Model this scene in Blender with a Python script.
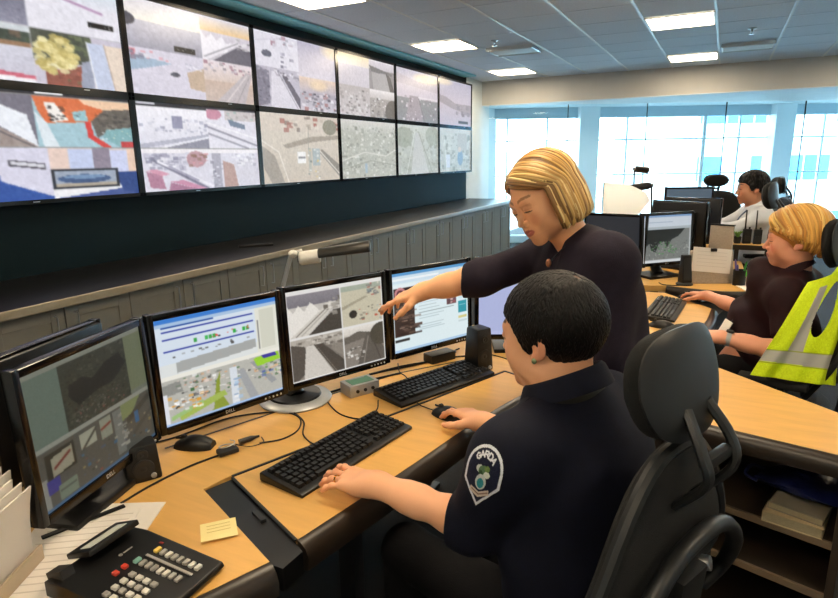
import bpy, bmesh, math, random
import numpy as np
from mathutils import Vector, Matrix, Euler

random.seed(7)
rng = np.random.default_rng(11)
S = bpy.context.scene
for o in list(bpy.data.objects):
    bpy.data.objects.remove(o, do_unlink=True)
COL = S.collection
PI = math.pi


def lin(c):
    c = np.asarray(c, float)
    return np.where(c <= .04045, c / 12.92, ((c + .055) / 1.055) ** 2.4)


def hx(h):
    h = h.lstrip('#')
    return tuple(lin([int(h[i:i + 2], 16) / 255 for i in (0, 2, 4)]))


# ------------------------------------------------------------------ camera
FPX = 595.99
cam_d = bpy.data.cameras.new('camera')
cam = bpy.data.objects.new('camera', cam_d)
COL.objects.link(cam)
cam_d.sensor_fit = 'HORIZONTAL'
cam_d.sensor_width = 36.0
cam_d.lens = FPX * 36.0 / 838.0
cam_d.clip_start = 0.02
cam_d.clip_end = 300
YAW, PITCH, ROLL = 0.46675, 0.23254, 0.01601
_F = Vector((-math.sin(YAW) * math.cos(PITCH), math.cos(YAW) * math.cos(PITCH), -math.sin(PITCH)))
_R = Vector((math.cos(YAW), math.sin(YAW), 0))
_D = _F.cross(_R)
_R2 = math.cos(ROLL) * _R + math.sin(ROLL) * _D
_D2 = -math.sin(ROLL) * _R + math.cos(ROLL) * _D
cm = Matrix((( _R2.x, -_D2.x, -_F.x, 0.0), (_R2.y, -_D2.y, -_F.y, 0.0), (_R2.z, -_D2.z, -_F.z, 1.55), (0, 0, 0, 1)))
cam.matrix_world = cm
S.camera = cam

# ------------------------------------------------------------------ world, exposure
S.view_settings.view_transform = 'Standard'
S.view_settings.look = 'None'
S.view_settings.gamma = 1.0
S.view_settings.use_curve_mapping = False
S.view_settings.exposure = 0.0
world = bpy.data.worlds.new('world')
S.world = world
world.use_nodes = True
wn = world.node_tree
wn.nodes.clear()
w_out = wn.nodes.new('ShaderNodeOutputWorld')
w_bg = wn.nodes.new('ShaderNodeBackground')
w_tc = wn.nodes.new('ShaderNodeTexCoord')
w_noise = wn.nodes.new('ShaderNodeTexNoise')
w_noise.inputs['Scale'].default_value = 3.0
w_ramp = wn.nodes.new('ShaderNodeValToRGB')
w_ramp.color_ramp.elements[0].color = (.66, .88, 1.0, 1)
w_ramp.color_ramp.elements[1].color = (.82, .95, 1.0, 1)
wn.links.new(w_tc.outputs['Generated'], w_noise.inputs['Vector'])
wn.links.new(w_noise.outputs['Fac'], w_ramp.inputs['Fac'])
wn.links.new(w_ramp.outputs['Color'], w_bg.inputs['Color'])
wn.links.new(w_bg.outputs['Background'], w_out.inputs['Surface'])
SKY = 13.0
w_bg.inputs['Strength'].default_value = SKY
LIGHT_PANEL = 29.0      # emission of the ceiling light panels

# ------------------------------------------------------------------ materials
MATS = {}


def mat(name, col=(.5, .5, .5), rough=.5, metal=0., spec=.5, noise=None, bump=None, emit=None, coat=0., sheen=0., sss=0., stretch=None):
    """procedural principled material; noise=(scale, amount) varies the colour, bump=(scale, strength)"""
    if name in MATS:
        return MATS[name]
    m = bpy.data.materials.new(name)
    MATS[name] = m
    m.use_nodes = True
    nt = m.node_tree
    b = nt.nodes['Principled BSDF']
    if isinstance(col, str):
        col = hx(col)
    b.inputs['Base Color'].default_value = (*col, 1)
    b.inputs['Roughness'].default_value = rough
    b.inputs['Metallic'].default_value = metal
    b.inputs['Specular IOR Level'].default_value = spec
    b.inputs['Coat Weight'].default_value = coat
    b.inputs['Sheen Weight'].default_value = sheen
    if sss:
        b.inputs['Subsurface Weight'].default_value = sss
        b.inputs['Subsurface Radius'].default_value = (.012, .005, .003)
        b.inputs['Subsurface Scale'].default_value = 1.0
    if emit:
        b.inputs['Emission Color'].default_value = (*emit[0], 1)
        b.inputs['Emission Strength'].default_value = emit[1]
    tc = nt.nodes.new('ShaderNodeTexCoord')
    src = tc.outputs['Object']
    if stretch:
        mp = nt.nodes.new('ShaderNodeMapping')
        mp.inputs['Scale'].default_value = stretch
        nt.links.new(src, mp.inputs['Vector'])
        src = mp.outputs['Vector']
    if noise:
        n = nt.nodes.new('ShaderNodeTexNoise')
        n.inputs['Scale'].default_value = noise[0]
        n.inputs['Detail'].default_value = 4
        nt.links.new(src, n.inputs['Vector'])
        r = nt.nodes.new('ShaderNodeValToRGB')
        a = noise[1]
        r.color_ramp.elements[0].color = (*[max(0, x * (1 - a)) for x in col], 1)
        r.color_ramp.elements[1].color = (*[min(1, x * (1 + a)) for x in col], 1)
        r.color_ramp.elements[0].position = .3
        r.color_ramp.elements[1].position = .7
        nt.links.new(n.outputs['Fac'], r.inputs['Fac'])
        nt.links.new(r.outputs['Color'], b.inputs['Base Color'])
    if bump:
        n2 = nt.nodes.new('ShaderNodeTexNoise')
        n2.inputs['Scale'].default_value = bump[0]
        n2.inputs['Detail'].default_value = 3
        nt.links.new(src, n2.inputs['Vector'])
        bp = nt.nodes.new('ShaderNodeBump')
        bp.inputs['Strength'].default_value = bump[1]
        bp.inputs['Distance'].default_value = .004
        nt.links.new(n2.outputs['Fac'], bp.inputs['Height'])
        nt.links.new(bp.outputs['Normal'], b.inputs['Normal'])
    return m


def mat_attr(name, rough=.5, spec=.3, sss=0., emit=0., bump=None, sheen=0., stretch=None):
    """colour comes from the mesh's own colour attribute 'Col'"""
    if name in MATS:
        return MATS[name]
    m = mat(name, (.5, .5, .5), rough, spec=spec, sss=sss, bump=bump, sheen=sheen, stretch=stretch)
    nt = m.node_tree
    b = nt.nodes['Principled BSDF']
    a = nt.nodes.new('ShaderNodeVertexColor')
    a.layer_name = 'Col'
    if emit:
        b.inputs['Base Color'].default_value = (.01, .01, .01, 1)
        nt.links.new(a.outputs['Color'], b.inputs['Emission Color'])
        b.inputs['Emission Strength'].default_value = emit
    else:
        nt.links.new(a.outputs['Color'], b.inputs['Base Color'])
    return m


# ------------------------------------------------------------------ mesh builder
def rotz(a):
    return Matrix.Rotation(a, 3, 'Z')


class MB:
    def __init__(self):
        self.v = []
        self.f = []

    def add(self, vs, fs):
        n = len(self.v)
        self.v += [tuple(p) for p in vs]
        self.f += [tuple(i + n for i in f) for f in fs]
        return self

    def box(self, c, s, R=None):
        x, y, z = [k / 2 for k in s]
        vs = [Vector((a * x, b * y, d * z)) for a in (-1, 1) for b in (-1, 1) for d in (-1, 1)]
        if R is not None:
            vs = [R @ p for p in vs]
        c = Vector(c)
        return self.add([p + c for p in vs], [(0, 1, 3, 2), (4, 6, 7, 5), (0, 4, 5, 1), (2, 3, 7, 6), (0, 2, 6, 4), (1, 5, 7, 3)])

    def prism(self, pts, z0, z1):
        n = len(pts)
        a = sum(pts[i][0] * pts[(i + 1) % n][1] - pts[(i + 1) % n][0] * pts[i][1] for i in range(n))
        if a < 0:
            pts = pts[::-1]
        vs = [(p[0], p[1], z0) for p in pts] + [(p[0], p[1], z1) for p in pts]
        fs = [tuple(range(n))[::-1], tuple(range(n, 2 * n))] + [(i, (i + 1) % n, n + (i + 1) % n, n + i) for i in range(n)]
        return self.add(vs, fs)

    def rings(self, rs, cap=True, close=False):
        """loft through rings of equal length"""
        m = len(rs[0])
        vs = [p for r in rs for p in r]
        fs = []
        k = len(rs)
        for i in range(k if close else k - 1):
            for j in range(m):
                a, b = i * m + j, i * m + (j + 1) % m
                c, d = ((i + 1) % k) * m + (j + 1) % m, ((i + 1) % k) * m + j
                fs.append((a, b, c, d))
        if cap and not close:
            fs.append(tuple(range(m))[::-1])
            fs.append(tuple(range((k - 1) * m, k * m)))
        return self.add(vs, fs)

    def cyl(self, a, b, r0, r1=None, n=16):
        if r1 is None:
            r1 = r0
        return self.tube([a, b], [r0, r1], n)

    def tube(self, path, r, n=8, flat=None):
        path = [Vector(p) for p in path]
        if not isinstance(r, (list, tuple)):
            r = [r] * len(path)
        rs = []
        prev = None
        for i, p in enumerate(path):
            t = (path[min(i + 1, len(path) - 1)] - path[max(i - 1, 0)])
            if t.length < 1e-9:
                t = Vector((0, 0, 1))
            t.normalize()
            if prev is None:
                u = t.orthogonal().normalized()
                if flat is not None:
                    u = Vector(flat[0]) - t * t.dot(Vector(flat[0]))
                    u.normalize()
            else:
                u = (prev - t * prev.dot(t))
                u.normalize()
            prev = u
            w = t.cross(u)
            fl = flat[1] if flat is not None else 1
            rs.append([p + u * math.cos(2 * PI * k / n) * r[i] + w * math.sin(2 * PI * k / n) * r[i] * fl for k in range(n)])
        return self.rings(rs)

    def lathe(self, prof, c=(0, 0, 0), n=24):
        c = Vector(c)
        return self.rings([[c + Vector((r * math.cos(2 * PI * k / n), r * math.sin(2 * PI * k / n), z)) for k in range(n)] for r, z in prof])

    def ell(self, c, r, R=None, nu=14, nv=10):
        c = Vector(c)
        rs = []
        for i in range(nv + 1):
            th = -PI / 2 + PI * (i * .98 + .01 * nv) / nv if nv else 0
            ring = []
            for k in range(nu):
                p = Vector((r[0] * math.cos(th) * math.cos(2 * PI * k / nu), r[1] * math.cos(th) * math.sin(2 * PI * k / nu), r[2] * math.sin(th)))
                ring.append(c + (R @ p if R is not None else p))
            rs.append(ring)
        return self.rings(rs)

    def pad(self, w, h, t, curve=None, n=3.2, taper=None, nr=8, na=40, thin=.35):
        """pillow-like pad in the local XZ plane, thickness along Y (front = -Y)"""
        curve = curve or (lambda x, z: 0)
        taper = taper or (lambda z: 1)
        fr, bk = [], []
        for i in range(nr + 1):
            r = i / nr
            e = math.sqrt(max(0, 1 - r ** 5))
            th = t / 2 * (thin + (1 - thin) * e) if i < nr else t / 2 * thin * .6
            ring_f, ring_b = [], []
            for k in range(na):
                a = 2 * PI * k / na
                ca, sa = math.cos(a), math.sin(a)
                q = (abs(ca) ** n + abs(sa) ** n) ** (-1 / n)
                z = r * q * sa * h / 2
                x = r * q * ca * w / 2 * taper(z / (h / 2))
                y = curve(x, z)
                ring_f.append((x, y - th, z))
                ring_b.append((x, y + th, z))
            fr.append(ring_f)
            bk.append(ring_b)
        return self.rings(fr[::1][1:] + bk[::-1][:-1]) if True else self

    def build(self, name, m, parent=None, bevel=0, seg=2, smooth=True, angle=40, sharp=None):
        me = bpy.data.meshes.new(name)
        me.from_pydata([tuple(p) for p in self.v], [], self.f)
        bm = bmesh.new()
        bm.from_mesh(me)
        bmesh.ops.recalc_face_normals(bm, faces=bm.faces)
        if bevel:
            es = [e for e in bm.edges if len(e.link_faces) == 2 and e.calc_face_angle(0) > .5]
            bmesh.ops.bevel(bm, geom=es, offset=bevel, offset_type='OFFSET', segments=seg, profile=.6, affect='EDGES', clamp_overlap=True)
        bm.to_mesh(me)
        bm.free()
        if smooth:
            me.polygons.foreach_set('use_smooth', [True] * len(me.polygons))
            me.set_sharp_from_angle(angle=math.radians(angle))
        me.materials.append(m)
        o = bpy.data.objects.new(name, me)
        COL.objects.link(o)
        if parent is not None:
            o.parent = parent
        return o


def B():
    return MB()


def tag(o, label=None, cat=None, group=None, kind=None):
    if label:
        o['label'] = label
    if cat:
        o['category'] = cat
    if group:
        o['group'] = group
    if kind:
        o['kind'] = kind
    return o


def thing(name, label, cat, loc=(0, 0, 0), rz=0., group=None):
    o = bpy.data.objects.new(name, None)
    o.empty_display_size = .05
    COL.objects.link(o)
    o.location = loc
    o.rotation_euler = (0, 0, rz)
    return tag(o, label, cat, group)


def dup(root, loc, rz, label, group=None):
    r = root.copy()
    COL.objects.link(r)
    r.location = loc
    r.rotation_euler = (0, 0, rz)
    r['label'] = label
    if group:
        r['group'] = group
    for ch in list(root.children):
        c = ch.copy()
        COL.objects.link(c)
        c.parent = r
        for g in list(ch.children):
            d = g.copy()
            COL.objects.link(d)
            d.parent = c
    return r


def text_mesh(name, body, size, m, parent, M4, depth=.0004, curve=None):
    """lettering as a thin mesh; curve(x, y) -> (x, y) may bend the line of text"""
    cu = bpy.data.curves.new(name, 'FONT')
    cu.body = body
    cu.size = size
    cu.extrude = depth
    cu.align_x = 'CENTER'
    cu.align_y = 'CENTER'
    cu.resolution_u = 3
    ob = bpy.data.objects.new(name + '_tmp', cu)
    COL.objects.link(ob)
    dg = bpy.context.evaluated_depsgraph_get()
    me = bpy.data.meshes.new_from_object(ob.evaluated_get(dg))
    bpy.data.objects.remove(ob, do_unlink=True)
    bpy.data.curves.remove(cu)
    for v in me.vertices:
        if curve:
            v.co.x, v.co.y = curve(v.co.x, v.co.y)
        v.co = M4 @ v.co
    me.materials.clear()
    me.materials.append(m)
    o = bpy.data.objects.new(name, me)
    COL.objects.link(o)
    o.parent = parent
    return o


def frame4(x, y, o):
    """4x4 with columns x, y, x cross y, origin o"""
    x = Vector(x).normalized()
    y = Vector(y)
    y = (y - x * x.dot(y)).normalized()
    z = x.cross(y)
    return Matrix(((x.x, y.x, z.x, o[0]), (x.y, y.y, z.y, o[1]), (x.z, y.z, z.z, o[2]), (0, 0, 0, 1)))


def bez(pts, n=10):
    """smooth Catmull-Rom path through points"""
    P = [Vector(p) for p in pts]
    P = [P[0] * 2 - P[1]] + P + [P[-1] * 2 - P[-2]]
    out = []
    for i in range(1, len(P) - 2):
        for k in range(n):
            t = k / n
            out.append(.5 * ((2 * P[i]) + (P[i + 1] - P[i - 1]) * t + (2 * P[i - 1] - 5 * P[i] + 4 * P[i + 1] - P[i + 2]) * t * t + (3 * P[i] - P[i - 1] - 3 * P[i + 1] + P[i + 2]) * t ** 3))
    out.append(P[-2])
    return out


# ------------------------------------------------------------------ painted screens (flat pictures, stored as vertex colours)
class Cv:
    def __init__(s, a):
        s.a = a
        s.h, s.w = a.shape[:2]
        yy, xx = np.mgrid[0:s.h, 0:s.w]
        s.x = (xx + .5) / s.w
        s.y = (yy + .5) / s.h

    @staticmethod
    def new(w, h, c):
        a = np.zeros((h, w, 3))
        a[:] = Cv.c(c)
        return Cv(a)

    @staticmethod
    def c(c):
        if isinstance(c, str):
            c = c.lstrip('#')
            if len(c) == 3:
                c = c[0] * 2 + c[1] * 2 + c[2] * 2
            return np.array([int(c[i:i + 2], 16) / 255 for i in (0, 2, 4)])
        return np.array(c, float)

    def sub(s, x0, y0, x1, y1):
        return Cv(s.a[int(round(y0 * s.h)):int(round(y1 * s.h)), int(round(x0 * s.w)):int(round(x1 * s.w))])

    def _m(s, m, c, al=1.):
        al = al * m[..., None]
        s.a[:] = s.a * (1 - al) + Cv.c(c) * al
        return s

    def fill(s, c):
        s.a[:] = Cv.c(c)
        return s

    def rect(s, x0, y0, x1, y1, c, al=1.):
        return s._m(((s.x >= x0) & (s.x <= x1) & (s.y >= y0) & (s.y <= y1)).astype(float), c, al)

    def poly(s, pts, c, al=1.):
        ins = np.zeros((s.h, s.w), bool)
        n = len(pts)
        for i in range(n):
            (x0, y0), (x1, y1) = pts[i], pts[(i + 1) % n]
            if y0 == y1:
                continue
            cr = ((y0 > s.y) != (y1 > s.y)) & (s.x < (x1 - x0) * (s.y - y0) / (y1 - y0) + x0)
            ins ^= cr
        return s._m(ins.astype(float), c, al)

    def ell(s, cx, cy, rx, ry, c, al=1., soft=0.):
        d = ((s.x - cx) / rx) ** 2 + ((s.y - cy) / ry) ** 2
        m = (d < 1).astype(float) if not soft else np.clip((1 - d) / soft, 0, 1)
        return s._m(m, c, al)

    def line(s, pts, w, c, al=1.):
        asp = s.w / s.h
        for (x0, y0), (x1, y1) in zip(pts[:-1], pts[1:]):
            dx, dy = (x1 - x0) * asp, y1 - y0
            L = dx * dx + dy * dy + 1e-9
            t = np.clip(((s.x - x0) * asp * dx + (s.y - y0) * dy) / L, 0, 1)
            d = np.hypot((s.x - x0) * asp - t * dx, s.y - y0 - t * dy)
            s._m(np.clip((w / 2 - d) * s.h + .5, 0, 1), c, al)
        return s

    def grad(s, c0, c1, y0=0., y1=1.):
        t = np.clip((s.y - y0) / (y1 - y0), 0, 1)[..., None]
        m = ((s.y >= y0) & (s.y <= y1))[..., None]
        s.a[:] = np.where(m, Cv.c(c0) * (1 - t) + Cv.c(c1) * t, s.a)
        return s

    def noise(s, amt, k=1, region=None):
        n = rng.normal(0, 1, (s.h // k + 2, s.w // k + 2))
        n = np.kron(n, np.ones((k, k)))[:s.h, :s.w]
        m = 1.
        if region:
            m = ((s.x >= region[0]) & (s.x <= region[2]) & (s.y >= region[1]) & (s.y <= region[3])).astype(float)
        s.a[:] = np.clip(s.a + (n * amt * m)[..., None], 0, 1)
        return s

    def specks(s, n, region, size, cols, asp=2.2):
        for i in range(n):
            x = random.uniform(region[0], region[2])
            y = random.uniform(region[1], region[3])
            w = random.uniform(*size)
            h = w * random.uniform(.4, 1) * s.w / s.h / asp * 1.6
            s.rect(x, y, x + w, y + h, random.choice(cols), random.uniform(.5, 1))
        return s

    def blur(s, n=1, al=1.):
        for _ in range(n):
            p = np.pad(s.a, ((1, 1), (1, 1), (0, 0)), 'edge')
            b = (p[:-2, 1:-1] + p[2:, 1:-1] + p[1:-1, :-2] + p[1:-1, 2:] + 2 * p[1:-1, 1:-1]) / 6
            s.a[:] = s.a * (1 - al) + b * al
        return s

    def mix(s, c, al):
        s.a[:] = s.a * (1 - al) + Cv.c(c) * al
        return s


def screen_mesh(name, cv, origin, ux, uz, parent, emit):
    """grid of colour vertices; origin = top left, ux = vector to the right edge, uz = vector to the bottom edge"""
    a = lin(np.clip(cv.a, 0, 1))
    h, w = cv.h, cv.w
    o = np.array(origin, float)
    ux = np.array(ux, float)
    uz = np.array(uz, float)
    jj, ii = np.meshgrid(np.linspace(0, 1, w), np.linspace(0, 1, h))
    V = (o + jj[..., None] * ux + ii[..., None] * uz).reshape(-1, 3)
    idx = np.arange(w * h).reshape(h, w)
    Q = np.stack([idx[:-1, :-1], idx[1:, :-1], idx[1:, 1:], idx[:-1, 1:]], -1).reshape(-1, 4)
    me = np_mesh(name, V, Q)
    ca = me.color_attributes.new('Col', 'FLOAT_COLOR', 'POINT')
    ca.data.foreach_set('color', np.concatenate([a.reshape(-1, 3), np.ones((w * h, 1))], 1).ravel())
    me.materials.append(mat_attr('screen_picture_%g' % emit, rough=.3, emit=emit))
    ob = bpy.data.objects.new(name, me)
    COL.objects.link(ob)
    ob.parent = parent
    return ob


def np_mesh(name, V, Q, smooth=False):
    me = bpy.data.meshes.new(name)
    nq, k = Q.shape
    me.vertices.add(len(V))
    me.vertices.foreach_set('co', np.ascontiguousarray(V, dtype=np.float32).ravel())
    me.loops.add(nq * k)
    me.loops.foreach_set('vertex_index', np.ascontiguousarray(Q, dtype=np.int32).ravel())
    me.polygons.add(nq)
    me.polygons.foreach_set('loop_start', np.arange(0, nq * k, k, dtype=np.int32))
    me.update(calc_edges=True)
    if smooth:
        me.polygons.foreach_set('use_smooth', [True] * nq)
    return me

# ================================================================== THE ROOM
M_white = mat('white_paint', '#e6ecec', .6, noise=(6, .02))
M_tile = mat('ceiling_tile', '#e3ecf7', .9, noise=(60, .05), bump=(220, .25))
M_runner = mat('ceiling_runner', '#eef3f5', .4)
M_slab = mat('ceiling_slab', '#8d949c', .9, noise=(5, .03))
M_teal = mat('teal_panel', '#03161c', .6, spec=.15, noise=(3, .08))
M_carpet = mat('carpet', '#1c1b1c', .95, noise=(140, .25), bump=(400, .5))
M_black = mat('black_plastic', '#0b0b0c', .42, noise=(40, .1))
M_blackgl = mat('black_gloss', '#060607', .18)
M_dark = mat('dark_grey_plastic', '#1d1d1f', .5, noise=(30, .1))
M_counter = mat('counter_laminate', '#050506', .42, spec=.3, noise=(80, .15))
M_counter_edge = mat('counter_edge_band', '#9a917f', .3, noise=(30, .05))
M_cab = mat('cabinet_grey', '#77746b', .5, noise=(20, .03))
M_steel = mat('brushed_steel', '#b9bcbf', .3, metal=.9, noise=(90, .06))
M_beam = mat('beam_paint', '#c9c6c0', .7, noise=(4, .03))
M_header = mat('header_metal', '#c0d4de', .5, noise=(5, .03))
M_frame = mat('window_frame_white', '#f2f8fa', .4)
M_wood = mat('birch_worktop', '#d9a85c', .42, noise=(3, .07), stretch=(2, 14, 2))
M_edge = mat('bullnose_edge', '#2a221b', .35, noise=(30, .1))
M_shelf = mat('shelf_brown', '#3a3027', .5, noise=(12, .08))


def mat_glass(name, tint=(.9, .97, 1)):
    m = bpy.data.materials.new(name)
    m.use_nodes = True
    nt = m.node_tree
    nt.nodes.clear()
    out = nt.nodes.new('ShaderNodeOutputMaterial')
    mx = nt.nodes.new('ShaderNodeMixShader')
    tr = nt.nodes.new('ShaderNodeBsdfTransparent')
    gl = nt.nodes.new('ShaderNodeBsdfGlossy')
    fr = nt.nodes.new('ShaderNodeFresnel')
    fr.inputs['IOR'].default_value = 1.3
    tr.inputs['Color'].default_value = (*tint, 1)
    gl.inputs['Roughness'].default_value = .02
    nt.links.new(fr.outputs['Fac'], mx.inputs['Fac'])
    nt.links.new(tr.outputs['BSDF'], mx.inputs[1])
    nt.links.new(gl.outputs['BSDF'], mx.inputs[2])
    nt.links.new(mx.outputs['Shader'], out.inputs['Surface'])
    return m


M_glass = mat_glass('clear_glass')


def struct(name, mb, m, parent=None, **k):
    o = mb.build(name, m, parent, **k)
    if parent is None:
        o['kind'] = 'structure'
    return o


CZ = 2.75                       # ceiling height
struct('floor', B().box((.2, 6, -.05), (8.4, 17.4, .1)), M_carpet)
struct('wall_left', B().box((-3.76, 3.25, 1.375), (.2, 11.5, 2.9)), M_teal)
struct('wall_far_left', B().box((-3.76, 9.75, 1.375), (.14, 1.5, 2.9)), M_white)
struct('wall_right', B().box((4.35, 6, 1.4), (.1, 17.2, 3)), M_white)
struct('wall_back', B().box((.2, -2.55, 1.4), (8.2, .1, 3)), M_white)

ceil = struct('ceiling', B().box((.25, 3.65, CZ + .075), (8.1, 12.3, .09)), M_slab)
LX = (-3.18, -.78, 1.62)
LY = (-1.04, 1.36, 3.76, 6.16, 8.56)
VENTS = [(-2.58, 6.76), (-.18, 7.96)]
tile_me = None
for i in range(13):
    for j in range(20):
        x0, y0 = -3.78 + .6 * i, -2.24 + .6 * j
        if x0 > 3.9 or y0 > 9.7:
            continue
        if any(abs(x0 - a) < .01 for a in LX) and any(abs(y0 - b) < .01 for b in LY):
            continue
        if any(abs(x0 - a) < .01 and abs(y0 - b) < .01 for a, b in VENTS):
            continue
        if y0 < 2.5:
            continue
        if tile_me is None:
            t = B().box((0, 0, .011), (.584, .589, .022)).build('ceiling_tile', M_tile, ceil, bevel=.004, seg=1)
            tile_me = t.data
        else:
            t = bpy.data.objects.new('ceiling_tile', tile_me)
            COL.objects.link(t)
            t.parent = ceil
        t.location = (x0 + .3, y0 + .3, CZ + .004)
struct('ceiling_near', B().box((.25, .1, CZ + .014), (8.1, 4.9, .022)), M_tile, ceil)
for i in range(14):
    x0 = -3.78 + .6 * i
    B().box((x0, 3.65, CZ + .004), (.022, 12.2, .012)).build('ceiling_runner', M_runner, ceil)
for x in (-3.18, -.78, 1.62):
    pass

M_panel = mat('light_diffuser', (1, .93, .82), .5, emit=((1, .82, .58), LIGHT_PANEL))
M_troffer = mat('light_frame', '#f2efe8', .4)
light_where = {(0, 2): 'square ceiling light at the top edge above the video wall, nearest the camera',
               (0, 3): 'square ceiling light above the fourth column of video wall screens',
               (0, 4): 'square ceiling light near the far end of the video wall',
               (1, 3): 'larger of the two warm square ceiling lights at upper right',
               (1, 4): 'warm square ceiling light at upper right closest to the grey beam'}
for i, x in enumerate(LX):
    for j, y in enumerate(LY):
        lb = light_where.get((i, j), 'square ceiling light panel overhead, outside the picture')
        t = thing('ceiling_light', lb, 'light', (x + .3, y + .3, CZ), 0, 'square ceiling lights')
        f = B()
        for a, b, sx, sy in ((-.285, 0, .02, .59), (.285, 0, .02, .59), (0, -.285, .55, .02), (0, .285, .55, .02)):
            f.box((a, b, -.001), (sx, sy, .018))
        f.build('frame', M_troffer, t)
        B().box((0, 0, .006), (.552, .552, .008)).build('diffuser', M_panel, t)
for k, (x, y) in enumerate(VENTS):
    t = thing('ceiling_vent', ['white slot air vent in the ceiling beside the video wall', 'white slot air vent in the ceiling at upper right'][k], 'vent', (x + .3, y + .3, CZ), 0, 'ceiling air vents')
    B().box((0, 0, .015), (.58, .58, .02)).build('back_plate', M_tile, t)
    B().box((0, 0, -.025), (.50, .30, .012)).build('face_plate', M_white, t, bevel=.003)
    for s in (-1, 1):
        B().box((0, s * .2, -.012), (.54, .012, .05), Matrix.Rotation(.5 * s, 3, 'X')).build('louvre', M_white, t)
        B().box((s * .26, 0, -.012), (.012, .40, .04)).build('end_plate', M_steel, t)
for k, (x, y, lb) in enumerate(((-2.3, 6.45, 'small chrome sprinkler head beside the ceiling vent by the video wall'), (.13, 7.2, 'small chrome sprinkler head beside the ceiling vent at upper right'))):
    t = thing('sprinkler', lb, 'sprinkler', (x, y, CZ), 0, 'ceiling sprinklers')
    B().lathe([(.04, .003), (.04, -.004), (.012, -.01), (.01, -.03)], n=16).build('escutcheon', M_steel, t)
    B().cyl((0, 0, -.03), (0, 0, -.05), .004).lathe([(.004, -.05), (.026, -.053), (.026, -.056), (.003, -.058)], n=12).build('deflector', M_steel, t)

struct('trim_2', B().box((-3.56, 3.2, 2.738), (.20, 11.4, .02)), mat('teal_glow_paint', '#8fdce4', .5))  # added strip, painted pale teal to stand in for the glow above the screens
# beam across the room, lower ceiling behind it
struct('trim_1', B().box((.25, 9.93, 2.60), (8.0, .34, .44)), M_beam)
N2, E2 = Vector((-.4503, .8929, 0)), Vector((.8929, .4503, 0))


def fac(t, z, d=11.0):
    return N2 * d + E2 * t + Vector((0, 0, z))


RF = Matrix(((E2.x, N2.x, 0), (E2.y, N2.y, 0), (0, 0, 1)))   # local x along the facade, y outwards
ce2 = [(-3.83, 9.76), (4.3, 9.76), (4.3, 15.2), tuple(fac(10.4, 0, 11.2).xy), tuple(fac(1.2, 0, 11.2).xy), (-3.83, 10.45)]
struct('ceiling_back', B().prism(ce2, 2.368, 2.379), M_white)
struct('trim_3', B().box(fac(5.6, 2.29), (8.9, .12, .19), RF), M_header)
struct('trim_4', B().box(fac(5.6, .06), (8.9, .14, .12), RF), M_white)

# outer window wall: frame members and panes
cols = [1.28, 1.62, 2.33, 3.75, 5.13, 5.75, 7.25, 8.6, 10.0]
wide = [(3.02, .34), (6.42, .34)]
zs = [.12, 1.2, 1.81, 2.2]
k = 0
edges = sorted(cols + [w - s / 2 for w, s in wide] + [w + s / 2 for w, s in wide])
w1 = tag(bpy.data.objects.new('window_1', None), kind='structure')
COL.objects.link(w1)
for c in cols:
    B().box(fac(c, 1.16), (.028 if c != 5.13 else .06, .05, 2.1), RF).build('mullion', M_frame, w1)
for z in zs:
    B().box(fac(5.6, z), (8.9, .04, .024), RF).build('transom', M_frame, w1)
for w, s in wide:
    struct('column_white', B().box(fac(w, 1.3, 10.9), (s, .3, 2.2), RF), M_frame, w1)
for i in range(len(edges) - 1):
    a, b = edges[i], edges[i + 1]
    if any(abs((a + b) / 2 - w) < .05 for w, s in wide) or b - a < .1:
        continue
    for j in range(3):
        B().box(fac((a + b) / 2, (zs[j] + zs[j + 1]) / 2), (b - a, .008, zs[j + 1] - zs[j]), RF).build('pane', M_glass, w1)
# frameless glass partition standing in front of the windows
gp = thing('glass_partition', 'tall frameless glass partition in front of the bright windows', 'partition', fac(1.4, 0, 10.3), math.atan2(E2.y, E2.x))
for i in range(6):
    x = 1.12 + 1.31 * i
    B().box((x - .655, 0, 1.19), (1.30, .01, 2.37)).build('glass_panel', M_glass, gp)
    B().box((x, 0, 1.19), (.012, .02, 2.37)).build('joint_strip', M_dark, gp)

# outside: pale office building with bands of blue windows, paved ground
M_bld = mat('building_render', '#cfd6d8', .8, noise=(1, .03))
M_bwin = mat('building_window', '#3f8fc0', .3, noise=(.7, .25))
struct('ground_outside', B().box((0, 60, -9), (260, 200, .2)), mat('outside_ground', '#b9c2c4', .9, noise=(.5, .1)))
bl = thing('office_building', 'pale office building with bands of blue windows beyond the glass', 'building', fac(21.5, -9, 34), math.atan2(E2.y, E2.x))
B().box((1.5, 5, 13), (15, 10, 26)).build('walls', M_bld, bl)
for fl in range(7):
    z = 3.5 + fl * 3.1
    B().box((1.5, -.06, z - 1.1), (15.1, .2, .25)).build('ledge', M_bld, bl)
    for i in range(10):
        if random.random() < .12:
            continue
        B().box((-5.2 + i * 1.5, -.03, z), (1.36, .08, 1.35)).build('window', M_bwin, bl)
b2 = thing('office_block', 'distant pale block with a few blue windows beyond the glass', 'building', fac(25.5, -9, 55), math.atan2(E2.y, E2.x))
B().box((0, 5, 11), (9, 10, 24)).build('walls', M_bld, b2)
for fl in range(5):
    for i in range(4):
        if (fl * 3 + i * 5) % 4:
            B().box((-3.2 + i * 2.1, -.03, 6 + fl * 3.2), (1.5, .08, 1.4)).build('window', M_bwin, b2)

# ================================================================== VIDEO WALL
WX = -3.60


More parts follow.
